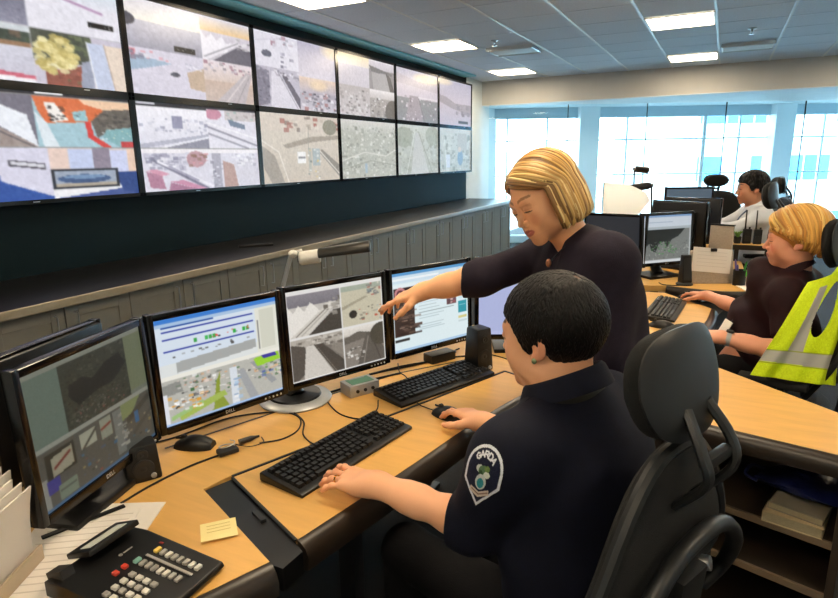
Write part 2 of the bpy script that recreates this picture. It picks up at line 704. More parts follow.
def scene_T1(c):
    q = c.sub(0, 0, .5, .49).grad('#4a4a58', '#8c8ca0').noise(.03)
    q.rect(0, .0, 1, .18, '#b9bcc8')
    q = c.sub(.5, 0, 1, .49).fill('#e8e6ef')
    q.grad('#cfe0ea', '#e9e6ef', 0, .5).line([(.2, .32), (.8, .52)], .05, '#b48fb4').rect(.62, .72, .92, .82, '#0a0a0a').specks(10, (.63, .74, .9, .78), (.01, .02), ['ffffff']).noise(.012)
    q = c.sub(0, .51, .5, 1).grad('#d7d9e6', '#c2bfce')
    q.rect(0, 0, 1, .1, '#cfd6da').rect(0, .1, 1, .3, '#2c3a30').specks(26, (0, .06, 1, .3), (.05, .12), ['24302a', '35462f', '5a4a3c']).rect(0, .28, 1, .36, '#8d6a4c')
    q.poly([(0, .74), (1, .86), (1, .93), (0, .82)], '#c8566c').poly([(0, .82), (1, .93), (1, 1), (0, .92)], '#f4f2f6').noise(.02)
    q = c.sub(.5, .51, 1, 1).fill('#c9c3d2')
    q.rect(0, 0, .62, .55, '#3e4438').specks(40, (.3, .02, .62, .4), (.04, .09), ['2f3a2c', '4d5540', '5f6a4a'])
    q.poly([(.1, .75), (.55, .55), (.5, 1), (.1, 1)], '#8a4a3c').specks(40, (.15, .7, .48, .98), (.03, .06), ['a4523f', '7b4236', '6a6a4a'])
    for i in range(90):
        a, r = random.uniform(0, 6.28), random.random() ** .5
        q.ell(.24 + .21 * r * math.cos(a), .44 + .36 * r * math.sin(a), .05, .055, random.choice(['d8c77a', 'e6d894', 'c8b566', 'b7a456', 'efe6ae']), .8)
    q.poly([(.5, .5), (.6, .45), (.62, 1), (.46, 1)], '#9aa0b4').poly([(.58, .1), (.78, .1), (.86, 1), (.64, 1)], '#c6cfe6').line([(.58, .1), (.64, 1)], .03, '#eef2fa')
    q.poly([(.78, .1), (1, .1), (1, 1), (.86, 1)], '#e8d6c4').line([(.78, .1), (.86, 1)], .02, '#b89a80').noise(.02)
    c.line([(.5, 0), (.5, 1)], .008, '#d8d8e0').line([(0, .5), (1, .5)], .008, '#c8c8d0')


def scene_T2(c):
    q = c.sub(0, 0, .55, .5).grad('#e9e4ea', '#f6efe2', 0, .45).grad('#c9c6d0', '#9b99a8', .45, 1)
    q.ell(0, .45, .13, .13, '#3a3a48').rect(.6, .84, .9, .95, '#111').specks(12, (.62, .86, .88, .9), (.01, .02), ['ffffff']).noise(.014)
    q = c.sub(.55, 0, 1, .5).grad('#dcd8e4', '#f0c98c', 0, .35).grad('#d8d0da', '#c9c4cc', .35, 1)
    q.poly([(0, .35), (.1, .5), (.2, .38), (.3, .52), (.4, .4), (.5, .55), (.6, .5), (.5, .75), (0, .95)], '#f4f0f6')
    q.poly([(0, .92), (.72, .45), (.78, .5), (.1, 1), (0, 1)], '#ece8ee').line([(.04, .94), (.74, .48)], .02, '#77727c').poly([(.2, 1), (.72, .58), (1, .62), (1, 1)], '#5f5c68')
    q.specks(14, (.68, .36, .95, .62), (.04, .09), ['e9e6ea', 'b9b4b8', '8d8a90'])
    q = c.sub(0, .5, .55, 1).fill('#d7d2e0')
    q.poly([(0, .15), (.55, .25), (.2, .42), (0, .5)], '#9fb6cc').specks(16, (.0, .03, .5, .2), (.04, .08), ['b06a7a', 'd98a94', '7c7c90', 'e6e6ee']).poly([(.75, .4), (1, .25), (1, .8), (.78, .75)], '#c3aa92')
    q.ell(.58, .48, .065, .05, '#4a4c58').specks(14, (.62, .15, .95, .35), (.02, .05), ['f0eef6', 'a8a6b8']).noise(.016)
    q = c.sub(.55, .5, 1, 1).grad('#e7dce2', '#d6c2b6', 0, .5).grad('#cbb2a2', '#c8b6ac', .5, 1)
    q.specks(30, (0, .02, .95, .24), (.03, .08), ['8a8088', 'b7aab2', '9a6a78', 'd9d0da']).poly([(.2, 1), (.85, .2), (1, .2), (.8, 1)], '#bdb3b6').line([(.4, 1), (.88, .25)], .02, '#efe6e2').line([(.62, 1), (.94, .25)], .02, '#8e8488').noise(.016)


def scene_T3(c):
    q = c.sub(0, 0, .5, .45).fill('#e3e0ea')
    q.specks(22, (.35, .02, 1, .3), (.05, .1), ['9a6878', 'd9d6e0', '8a8a98', 'c8c0cc', 'f2f0f6']).ell(.27, .62, .11, .1, '#5a5c6c').specks(10, (.55, .5, .85, .9), (.04, .08), ['a9a6b8', '7c7a8c', 'c9c6d6']).line([(.05, .3), (.6, .1)], .02, '#c6c2d2')
    q = c.sub(.5, 0, 1, .5).grad('#b9b4c6', '#d9d2dc').noise(.012)
    q.ell(1, .1, .45, .3, '#f2dcb0', .8, .9)
    q = c.sub(0, .45, .5, 1).fill('#bdb8c6')
    q.poly([(0, 0), (.3, .1), (.28, .9), (0, 1)], '#7a7686').specks(40, (0, .05, .28, .95), (.03, .05), ['5b5868', '8d899a', 'a9a4b4']).poly([(.35, .1), (.5, .1), (1, 1), (.3, 1)], '#dcd8e2').poly([(.55, .1), (.66, .1), (1, .7), (1, 1)], '#5c5866').line([(.5, .1), (.95, 1)], .02, '#8a8694').specks(30, (.4, .0, 1, .25), (.03, .07), ['8a8694', 'e6e2ea', 'b0a8b6']).noise(.02)
    q = c.sub(.5, .5, 1, 1).grad('#e6cdb8', '#b8b0bc', 0, .45).grad('#a8a2ae', '#cfc9d2', .45, 1)
    q.specks(90, (0, .4, 1, 1), (.04, .1), ['5e5a68', 'e9e6ec', '8f8a98', 'a87878', 'c9c4ce', '3f3c48', 'd8cfd6']).ell(.5, .2, .3, .2, '#f3d7ae', .7, .8).noise(.02)


def scene_T4(c):
    q = c.sub(0, 0, .52, .5).grad('#f3dcae', '#f0e6da', 0, .35).grad('#d7cfd6', '#cfc8ce', .35, 1).noise(.012)
    q = c.sub(.52, 0, 1, .5).grad('#e2dade', '#c9c2c6', 0, .3)
    q.rect(0, .3, 1, 1, '#8e8886').poly([(0, .2), (.9, .35), (.9, .45), (.1, .4)], '#6a6664').poly([(.1, .42), (.75, .4), (.95, 1), (.15, 1)], '#aaa5a3').poly([(.65, .35), (.85, .5), (1, 1), (.82, 1)], '#4a4644').noise(.02)
    q = c.sub(0, .5, .52, 1).grad('#b9b0ac', '#cfc8c8')
    q.specks(90, (0, .05, 1, 1), (.04, .09), ['8a827e', 'e2dedc', 'a59c98', '6c6662', 'd2cbc8']).noise(.02)
    q = c.sub(.52, .5, 1, 1).grad('#efeae8', '#c7bfba', 0, .3).rect(0, .3, 1, 1, '#a39b94')
    q.specks(70, (0, .25, .7, 1), (.04, .09), ['77706a', 'e2dedc', 'c5beb8', '59544e']).ell(.95, .75, .35, .45, '#5e564c').noise(.02)


def scene_T5(c):
    c.grad('#c6c0cc', '#d6ccd2', 0, .3)
    c.rect(0, .3, 1, .55, '#d3c8d0').ell(.75, .12, .4, .12, '#f6e0b4', .9, .8).poly([(0, .1), (.5, .2), (1, .16), (1, .36), (0, .28)], '#b4a6ac', .5)
    c.poly([(.3, .5), (.5, .5), (.62, 1), (.2, 1)], '#a4989c').specks(60, (.05, .5, .95, 1), (.02, .05), ['8f8488', 'cfc4c8', '7d7274', 'e0d8dc']).line([(.5, .5), (.66, 1)], .02, '#74696c').rect(.5, .5, 1, .53, '#e8e0e4').noise(.02)


def scene_T6(c):
    c.grad('#b6b2c4', '#cdc3ce', 0, .5).grad('#c9bec8', '#bfb6c2', .5, 1)
    c.poly([(0, .35), (.2, .38), (.5, .5), (1, .48), (1, .72), (.4, .62), (0, .5)], '#9a8f94', .8).specks(20, (.5, .48, 1, .7), (.04, .09), ['7e767e', 'a99fa6', '8d8590'])
    c.ell(.1, .05, .35, .1, '#f0dcb4', .7, .8).rect(.58, .88, .9, .94, '#2c2c30').noise(.015)


def scene_B1(c):
    c.rect(0, 0, 1, .03, '#1a1a1e').rect(.48, .005, .62, .022, '#f0f0f0')
    q = c.sub(0, .04, .46, .5).fill('#6d6a78')
    q.poly([(0, .3), (.45, .45), (1, 1), (0, 1)], '#9c8d86').poly([(.35, .08), (.62, .2), (.6, .55), (.4, .35)], '#e6ebf6').poly([(.66, .2), (.92, .38), (1, 1), (.62, .6)], '#edf1f8').line([(.3, .42), (.95, 1)], .02, '#3a3640').noise(.015)
    q = c.sub(.46, .04, 1, .5).fill('#9fc4cf')
    q.poly([(0, 0), (.9, 0), (.75, .45), (.1, .52), (.04, .3)], '#dc6a3a').poly([(.1, .12), (.2, .1), (.32, .45), (.16, .5)], '#f4efe8').specks(16, (.12, .15, .28, .45), (.02, .05), ['1b1a1c', '35302e']).poly([(.36, .28), (.5, .22), (.52, .45), (.38, .46)], '#8fc0c8').specks(6, (.37, .28, .5, .42), (.02, .04), ['2c2c2c', 'e8f0f0'])
    q.poly([(.45, 0), (1, 0), (1, .18), (.7, .2), (.5, .1)], '#f0c8a4').poly([(.55, .45), (.7, .2), (1, .15), (1, .6), (.75, .62), (.6, .8)], '#5c564e').specks(50, (.6, .25, 1, .58), (.03, .05), ['3a3632', '7a7268', '4c4640'])
    q.poly([(.48, .45), (.54, .45), (.56, .75), (.75, 1), (.65, 1), (.5, .8)], '#d83a34').poly([(.7, .62), (1, .55), (1, .95), (.85, 1), (.66, .8)], '#7fb0b4').specks(14, (.62, .5, .98, .9), (.012, .025), ['ffffff', 'fff2d0']).poly([(.0, .3), (.1, .5), (.2, 1), (.05, 1)], '#dfeaf0').rect(.85, .88, 1, 1, '#c43c3c').noise(.015)
    q = c.sub(0, .52, 1, 1).fill('#3a4e8c')
    q.rect(0, 0, 1, .45, '#d4c8c8').rect(.02, .0, .26, .42, '#e6d2c4').poly([(0, .42), (.26, .38), (.26, .62), (.55, 1), (0, 1)], '#244a9c').poly([(.22, 0), (.5, 0), (.5, .95), (.26, .62)], '#d8d6e8').poly([(.5, 0), (.6, 0), (.63, .5), (.5, .5)], '#e8cdc0').rect(.6, .02, .74, .45, '#c4cfee').rect(.74, 0, .84, .55, '#8b8090')
    q.rect(.84, .05, .95, .5, '#ccd2f0').rect(.95, 0, 1, .5, '#e8c8b0').poly([(.5, .7), (.86, .62), (.9, .85), (.5, 1)], '#efeef0').poly([(.86, .5), (1, .5), (1, 1), (.9, .9)], '#223c7c')
    q.poly([(.3, .22), (.48, .3), (.48, .42), (.3, .34)], '#55525c').poly([(.315, .25), (.47, .32), (.47, .38), (.315, .31)], '#d8d8e0')
    q.rect(.5, .42, .88, .82, '#20242c').rect(.515, .46, .865, .78, '#9aa6b8').ell(.68, .62, .15, .09, '#38507a').ell(.68, .58, .12, .04, '#6f8fb4').rect(.515, .7, .865, .78, '#b4a894').noise(.012)


def scene_B2(c):
    c.rect(0, 0, 1, .05, '#1a1a20').rect(.01, .01, .14, .035, '#e8e8f0')
    q = c.sub(0, .05, .54, .5).grad('#f4f2f8', '#d8d8e4', 0, .45).fill('#e6e5ee') if False else c.sub(0, .05, .54, .5).grad('#f4f2f8', '#dddce8')
    q.specks(60, (0, .25, 1, .6), (.02, .06), ['b4b4c6', 'cfcfdc', '9c9cb2', 'e9e9f2']).rect(.47, .2, .62, .52, '#8f8fa8').poly([(0, .92), (1, .62), (1, .7), (.1, 1), (0, 1)], '#b2b2c2').poly([(.35, 1), (1, .74), (1, 1)], '#8d8d9c').line([(.3, 1), (1, .7)], .03, '#f2f2f8').noise(.012)
    q = c.sub(.54, .03, 1, .5).fill('#e4e2ec')
    q.rect(.35, 0, 1, .25, '#c9c2c2').specks(20, (.35, 0, 1, .22), (.03, .06), ['a89c9c', 'e2dcdc', '8fb0a8']).ell(.12, .12, .16, .14, '#c98aa0').poly([(.4, .22), (.75, .35), (.75, .48), (.45, .4)], '#6d7c92').line([(0, .45), (1, .92)], .05, '#8e8c9c').line([(0, .62), (.8, 1)], .05, '#9b99a8').line([(0, .35), (1, .72)], .03, '#f6f5fa').noise(.012)
    q = c.sub(0, .52, 1, 1).fill('#dddbe6')
    q.rect(0, 0, 1, .1, '#f2eef2').specks(80, (.02, .08, .4, .45), (.02, .05), ['a6a4b8', 'c9c7d6', '8e8ca2', 'efeef4']).line([(.08, .25), (.5, 1)], .07, '#77758a').line([(.12, .3), (.55, .95)], .06, '#f0eef6').line([(.2, .42), (.42, .78)], .05, '#a4a2b8')
    q.poly([(.03, .52), (.14, .62), (.16, .95), (.05, .9)], '#b07a92').poly([(.03, .5), (.1, .47), (.2, .6), (.14, .64)], '#d698ae').poly([(.2, .8), (.42, 1), (.18, 1)], '#a6728c').poly([(.2, .78), (.3, .75), (.5, 1), (.42, 1)], '#c98aa6')
    q.ell(.42, .25, .08, .2, '#bd959c').specks(12, (.34, .1, .5, .4), (.02, .04), ['8d6a5c', 'd69aa0']).rect(.55, .1, .63, 1, '#aaa8b6').specks(24, (.53, .1, .65, 1), (.01, .03), ['7d7b8c', 'e9e8f0']).poly([(.65, .3), (.75, .4), (.78, 1), (.65, 1)], '#b99a92').poly([(.75, .3), (1, .25), (1, 1), (.8, 1)], '#d7d4de').specks(24, (.7, .1, 1, .4), (.02, .05), ['b4b2c0', 'f2f1f6']).noise(.014)


def scene_B3(c):
    c.grad('#d9d0c2', '#cbbfae')
    c.rect(0, 0, 1, .25, '#d6cabc').specks(30, (.2, .02, 1, .2), (.03, .07), ['8d7f74', 'b4a594', 'a4685c', 'e2d9cc']).ell(.88, .16, .1, .12, '#8e8a78')
    c.poly([(.25, .45), (.6, .32), (1, .28), (1, .34), (.62, .4), (.3, .5)], '#a69b8c').poly([(0, .45), (.15, .6), (.25, 1), (.1, 1), (0, .7)], '#a39a8e').line([(0, .38), (.2, .55), (.3, 1)], .02, '#ece4d8').poly([(.75, .5), (1, .75), (1, .95), (.72, .56)], '#8f897e').line([(.7, .5), (1, .9)], .02, '#e9e2d6')
    c.rect(.42, .55, .53, .72, '#f2f1ee').rect(.43, .62, .52, .65, '#8a8a8c').rect(.56, .48, .6, .85, '#b7b7ac').rect(.62, .5, .72, .76, '#aab4b4').specks(16, (.55, .45, .74, .95), (.015, .03), ['efece4', '7f867e', 'd7c07a']).line([(.58, .15), (.57, .5)], .012, '#9a9488').noise(.02)


def scene_B4(c):
    c.grad('#d9d6cc', '#aeb0a2', 0, .3).rect(0, .2, 1, 1, '#b4b5a6')
    c.specks(320, (0, .1, 1, 1), (.02, .05), ['9a9c8c', 'cfcfc2', '848676', 'e4e3da', 'a7a99a', 'bcbdae']).line([(0, .7), (.4, .55), (.8, .62), (1, .5)], .02, '#dcdacf').line([(0, .85), (.5, .7), (1, .8)], .015, '#90927f').rect(.4, .75, .44, .92, '#9ab0bc').noise(.03)


def scene_B5(c):
    c.grad('#c9cdc2', '#a8ac9e')
    c.specks(200, (0, .05, 1, 1), (.03, .07), ['949887', 'c4c8ba', '81866f', 'b4b8aa', '9ca08e']).poly([(.42, .15), (.5, .15), (.75, 1), (.3, 1)], '#c2c3bc').line([(.4, .15), (.2, 1)], .02, '#d9dbd2').line([(.5, .15), (.85, 1)], .02, '#868a78').ell(.15, .25, .2, .2, '#8f957e', .7).ell(.85, .2, .18, .2, '#959b86', .7).noise(.025)


def scene_B6(c):
    c.grad('#bfc4bc', '#a9aea2')
    c.specks(120, (0, .1, 1, 1), (.04, .09), ['8e9488', 'c9cdc4', 'a4aaa0', '7b8478']).rect(.55, .1, .85, .5, '#a8a9a0').ell(.64, .68, .09, .18, '#6f8ca0').ell(.62, .48, .05, .07, '#c4b8a8').rect(.2, .6, .32, .9, '#c4ccd2').line([(.15, .2), (.22, 1)], .02, '#e0e2dc').noise(.025)


vw = [[scene_T1, scene_T2, scene_T3, scene_T4, scene_T5, scene_T6], [scene_B1, scene_B2, scene_B3, scene_B4, scene_B5, scene_B6]]
vlab = [['video wall screen with a yellow leafy tree in one view, top left corner', 'video wall screen with white harbour tents and a dark car, top row second',
         'video wall screen of a highway with crowded cars, top row third from left', 'video wall screen with a warm glow over a grey pier, top row fourth from left',
         'video wall screen of pale sky over a road, top row fifth from left', 'video wall screen of lavender sky and brown hills, top right corner'],
        ['video wall screen showing an orange interior and a blue floored room, bottom left corner', 'video wall screen with red freight wagons, bottom row second from left',
         'video wall screen of a beige road with a white van, bottom row third from left', 'video wall screen of a grey green city, bottom row fourth from left',
         'video wall screen of a straight grey highway, bottom row fifth from left', 'video wall screen with a pale blue figure, bottom right corner']]
DW, DH = 1.2380, .6615
ZT, ZB = 2.6437, 1.3207
for r in range(2):
    for k in range(6):
        y0 = 1.6664 + DW * k
        z1 = ZT - DH * r
        t = thing('video_display', vlab[r][k], 'screen', (WX, y0 + DW / 2, z1 - DH), 0, 'video wall displays')
        bz = .024
        B().box((-.036, 0, DH / 2), (.045, DW - .02, DH - .02)).build('housing', M_black, t)
        fr = B()
        for a, b, sy, sz in ((-DW / 2 + bz / 2, DH / 2, bz, DH - .002), (DW / 2 - bz / 2, DH / 2, bz, DH - .002), (0, bz / 2, DW - .002, bz), (0, DH - bz / 2, DW - .002, bz)):
            fr.box((-.014, a, b), (.028, sy - .001, sz))
        fr.build('bezel', M_blackgl, t)
        cv = Cv.new(176, 99, '#888')
        vw[r][k](cv)
        cv.noise(.014, 2).noise(.012, 4).blur(1)
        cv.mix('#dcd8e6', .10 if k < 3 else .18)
        cv.a = np.clip(cv.a, 0, 1)
        screen_mesh('screen_picture', cv, (-.012, -DW / 2 + bz, DH - bz), (0, DW - 2 * bz, 0), (0, 0, -(DH - 2 * bz)), t, 1.0)
        B().box((.0003, -.12 if r else .3, bz / 2 if True else 0), (.001, .04, .005)).build('maker_badge', M_steel, t)

# ================================================================== CABINETS UNDER THE VIDEO WALL
ORD = ['first', 'second', 'third', 'fourth', 'fifth', 'sixth', 'seventh', 'eighth', 'ninth', 'tenth', 'eleventh']
ct = thing('countertop', 'long dark countertop with a pale front edge under the video wall', 'countertop', (-3.26, 4.6, .86))
B().box((0, 0, .02), (.78, 9.0, .04)).build('top', M_counter, ct, bevel=.003)
B().box((.397, 0, .018), (.014, 9.0, .044)).build('edge_band', M_counter_edge, ct, bevel=.005, seg=3)
cab0 = None
CW = .757
for k in range(11):
    yc = 1.80 + CW * (k - 1)
    lb = 'grey two door cabinet under the video wall, %s counted from the far end' % ORD[10 - k]
    if cab0 is None:
        cab0 = thing('base_cabinet', lb, 'cabinet', (-3.26, yc, 0), 0, 'grey base cabinets')
        B().box((-.02, 0, .48), (.70, CW - .004, .74)).box((-.06, 0, .055), (.6, CW - .004, .11)).build('body', M_cab, cab0)
        for s in (-1, 1):
            d = B()
            w, yc2 = CW / 2 - .006, s * CW / 4
            d.box((.335, yc2, .475), (.012, w, .74))
            for a in (-1, 1):
                d.box((.343, yc2 + a * (w / 2 - .035), .475), (.012, .07, .74))
                d.box((.343, yc2, .475 + a * .34), (.012, w - .14, .06))
            dd = d.build('door', M_cab, cab0, bevel=.0015, seg=1)
            h = B()
            yh = s * .055
            h.tube([(.349, yh, .81), (.372, yh, .81), (.372, yh, .67), (.349, yh, .67)], .0042, 8)
            h.build('handle', M_steel, dd)
    else:
        dup(cab0, (-3.26, yc, 0), 0, lb)
rc = thing('remote_control', 'black remote control lying on the dark countertop', 'remote', (-3.20, 3.55, .90), -.75)
B().box((0, 0, .009), (.045, .26, .018)).build('body', M_black, rc, bevel=.005)
B().box((0, .03, .0185), (.03, .13, .003)).build('button_pad', M_dark, rc)

# ================================================================== WORKSTATION DESK
def shift(mb, loc):
    mb.v = [(p[0] - loc[0], p[1] - loc[1], p[2] - loc[2]) for p in mb.v]
    return mb


def bullnose(path, z=.76, drop=.062, out=.034):
    """rounded dark front edge swept along a 2-D path; the front lies to the right of travel"""
    rs = []
    for i, p in enumerate(path):
        a = path[max(i - 1, 0)]
        b = path[min(i + 1, len(path) - 1)]
        d = Vector((b[0] - a[0], b[1] - a[1])).normalized()
        n = Vector((d.y, -d.x))
        ring = []
        for o, h in ((0, 0), (.010, -.001), (out * .75, -.012), (out, -.03), (out * .9, -drop), (out * .4, -drop - .006), (0, -drop)):
            ring.append((p[0] + n.x * o, p[1] + n.y * o, z + h))
        rs.append(ring)
    return B().rings(rs)


DL = (-1.25, 1.4, 0)
desk = thing('workstation_desk', 'birch topped curved control desk in the foreground carrying five monitors', 'desk', DL)
outer = [(-.75, .80), (-1.083, .945), (-1.068, 1.026), (-.68, 2.053), (-.495, 1.985), (-.42, 2.02), (-.30, 2.25), (-.26, 2.6), (-.62, 2.85), (-1.0, 2.62), (-1.42, 1.95), (-1.72, 1.3), (-1.80, .8), (-1.6, .36), (-1.02, .25), (-.9, .45), (-.80, .68)]
inner = [(-1.057, 1.019), (-.67, 2.04), (-.505, 1.972), (-.575, 1.75), (-.628, 1.5), (-.662, 1.3), (-.70, 1.1), (-.744, .88)]
shift(B().prism(outer, .722, .76), DL).build('worktop', M_wood, desk, bevel=.0015, seg=1)
shift(B().prism(inner, .722, .76), DL).build('keyboard_platform', M_wood, desk, bevel=.0015, seg=1)
pl = bez([(*p, 0) for p in inner[2:]], 5)
shift(bullnose([(p.x, p.y) for p in pl][::-1]), DL).build('front_edge', M_edge, desk)
pl = bez([(*p, 0) for p in [(-1.02, .25), (-.9, .45), (-.80, .68), (-.75, .80)]], 5)
shift(bullnose([(p.x, p.y) for p in pl]), DL).build('front_edge', M_edge, desk)
# black well between the fixed top and the height-adjustable platform
shift(B().prism([(-1.081, .947), (-1.059, 1.018), (-.748, .879), (-.715, .86), (-.718, .80), (-.751, .80)], .70, .754), DL).build('gap_tray', M_black, desk)
for a, b in (((-1.062, 1.022), (-.673, 2.047)), ((-.673, 2.047), (-.50, 1.98)), ((-1.057, 1.017), (-.746, .879))):
    d = Vector((b[0] - a[0], b[1] - a[1], 0))
    shift(B().box(((a[0] + b[0]) / 2, (a[1] + b[1]) / 2, .7595), (d.length, .007, .003), rotz(math.atan2(d.y, d.x))), DL).build('gap_dark_strip', M_black, desk)  # black strips laid on as the dark of the gap along the platform
shift(B().box((-.88, .915, .756), (.05, .012, .012), rotz(-.42)), DL).build('gap_latch', M_dark, desk)
for a, b in (((-1.345, 1.055), (-1.206, 1.428)), ((-1.206, 1.428), (-1.031, 1.860)), ((-1.031, 1.860), (-.86, 2.10))):
    d = Vector((b[0] - a[0], b[1] - a[1], 0))
    shift(B().box(((a[0] + b[0]) / 2, (a[1] + b[1]) / 2, .7603), (d.length, .007, .002), rotz(math.atan2(d.y, d.x))), DL).build('cable_slot', M_black, desk)
for x, y in ((-1.5, .5), (-1.6, 1.4), (-1.15, 2.3), (-.45, 2.35), (-1.0, 1.45), (-.95, .45)):
    shift(B().box((x, y, .36), (.06, .06, .72)).box((x, y, .012), (.12, .12, .024)), DL).build('leg', M_dark, desk, bevel=.003)
shift(B().prism([(-1.72, .8), (-1.70, .8), (-1.62, 1.3), (-1.34, 1.95), (-.95, 2.58), (-.97, 2.6), (-1.36, 1.96), (-1.64, 1.31)], .12, .72), DL).build('modesty_panel', M_dark, desk)

# ------------------------------------------------------------------ monitors
M_silver = mat('silver_plastic', '#a9acaf', .35, metal=.3)
M_led = mat('button_silver', '#c9ccd0', .3, metal=.4)
SW, SH = .376, .301


def monitor(centre, yaw, tilt, cv, label, base='round', group='desk monitors', emit=1.0, logo=True, look=True, zdesk=.76, off=(0, .06)):
    t = thing('monitor', label, 'monitor', (centre[0], centre[1], zdesk), yaw, group)
    zc = centre[2] - zdesk
    cv.blur(1, .6)
    R = Matrix.Rotation(-tilt, 3, 'X')

    def T(mb):
        mb.v = [tuple(R @ Vector(p) + Vector((0, 0, zc))) for p in mb.v]
        return mb
    b = .017
    fr = B()
    for a, c, sx, sz in ((-SW / 2 - b / 2, 0, b, SH + 2 * b + .004), (SW / 2 + b / 2, 0, b, SH + 2 * b + .004), (0, SH / 2 + b / 2, SW, b), (0, -SH / 2 - b / 2 - .002, SW, b + .004)):
        fr.box((a, .008, c), (sx, .028, sz))
    T(fr).build('bezel', M_blackgl, t, bevel=.002)
    T(B().box((0, .022, 0), (SW + .02, .02, SH + .02)).box((0, .045, -.01), (SW * .72, .036, SH * .72))).build('back_housing', M_black, t, bevel=.008)
    # stand
    T(B().box((0, .072, -.06), (.07, .03, .13))).build('stand_head', M_black, t, bevel=.006)
    if base == 'clamp':
        B().tube([(0, .085, zc - .05), (0, .13, zc - .05), (0, .17, .13), (0, .17, .012)], .017, 10).build('mounting_arm', M_black, t)
        B().box((0, .17, .007), (.07, .06, .014)).build('clamp', M_black, t, bevel=.003)
    else:
        B().tube([(0, .085, zc - .04), (0, .10, zc - .08), (off[0], off[1] + .03, .06), (off[0], off[1], .016)], [.03, .03, .032, .036], 12).build('neck', M_black, t)
    if base == 'round':
        B().lathe([(.118, 0), (.122, .006), (.116, .012), (.085, .018), (.0, .022)], (*off, 0), 40).build('base', M_silver, t)
        B().lathe([(.088, .018), (.085, .024), (.0, .027)], (*off, 0), 32).build('base_plate', M_black, t)
    elif base == 'square':
        B().box((0, .08, .009), (.25, .19, .018)).build('base', M_black, t, bevel=.006)
    if look:
        for i in range(5):
            T(B().cyl((SW / 2 - .012 - i * .014, -.0075, -SH / 2 - .0105), (SW / 2 - .012 - i * .014, -.0055, -SH / 2 - .0105), .0032, n=10)).build('button', M_led, t)
    screen = screen_mesh('screen_picture', cv, (0, 0, 0), (1, 0, 0), (0, 0, -1), t, emit)
    n = len(screen.data.vertices)
    co = np.zeros(n * 3, np.float32)
    screen.data.vertices.foreach_get('co', co)
    co = co.reshape(-1, 3)
    P = np.stack([(co[:, 0] - .5) * SW, np.zeros(n), (co[:, 2] + .5) * SH], 1)
    Rm = np.array(R)
    P = P @ Rm.T + np.array([0, 0, zc])
    screen.data.vertices.foreach_set('co', P.astype(np.float32).ravel())
    screen.data.update()
    if logo:
        M4 = Matrix.Translation((0, 0, zc)) @ R.to_4x4() @ frame4((1, 0, 0), (0, 0, 1), (0, -.0063, -SH / 2 - .0105))
        text_mesh('logo', 'DELL', .0135, M_led, t, M4)
    return t


def pic_m1():
    c = Cv.new(150, 120, '#8b9384')
    c.rect(0, 0, 1, .04, '#a7ab9c')
    c.rect(0, .04, .26, .53, '#7d9082').rect(.83, .04, 1, .5, '#8a9474')
    q = c.sub(.26, .045, .83, .53).fill('#454b42')
    q.specks(420, (0, 0, 1, 1), (.015, .05), ['3a4038', '50564a', '5a6052', '2f352f', '666a5c'])
    q.poly([(.1, .35), (.3, .3), (.45, .4), (.65, .25), (.9, .2), (.98, .42), (.75, .6), (.45, .62), (.2, .7), (.08, .5)], '#272f30').specks(120, (.1, .7, .9, .98), (.01, .03), ['7a6e6c', '8d5e5a', '5c625e', '999a90'])
    c.rect(0, .53, 1, .57, '#b4b8aa').rect(0, .57, 1, 1, '#65665e')
    c.rect(.06, .6, .28, .78, '#3c3c34').poly([(.1, .64), (.26, .62), (.26, .76), (.1, .78)], '#b8b49a').line([(.12, .72), (.24, .66)], .02, '#8a3a34').rect(.33, .6, .46, .72, '#c2c4ac').line([(.34, .72), (.46, .62)], .02, '#55554c').rect(.5, .58, .6, .74, '#aab09a').line([(.51, .66), (.59, .64)], .02, '#9a4a40')
    c.rect(.62, .58, .7, .95, '#8d9088').specks(12, (.63, .6, .7, .92), (.03, .05), ['c0c2b4', '9c9f94', 'd0d2c6'])
    c.rect(.0, .76, .05, 1, '#a8aaa0').rect(.05, .78, .14, .88, '#4a4aa0').rect(.12, .86, .26, .97, '#8a9a86').line([(.13, .9), (.25, .9)], .01, '#4c544c').poly([(.7, .57), (.9, .57), (.8, .68), (.7, .7)], '#99a570').specks(46, (.3, .72, .98, .95), (.01, .03), ['b0a48c', '5c6c8c', 'a85a50', 'c8c8b4', '4c7a9a', 'c9b46a', '48483f'])
    c.line([(.76, .72), (.98, .62)], .05, '#4e4f48').line([(.8, .85), (.98, .75)], .04, '#565750').rect(.82, .68, .86, .78, '#3e78a8').rect(0, .975, 1, 1, '#5b7fa4').noise(.012)
    c.a *= .82
    return c


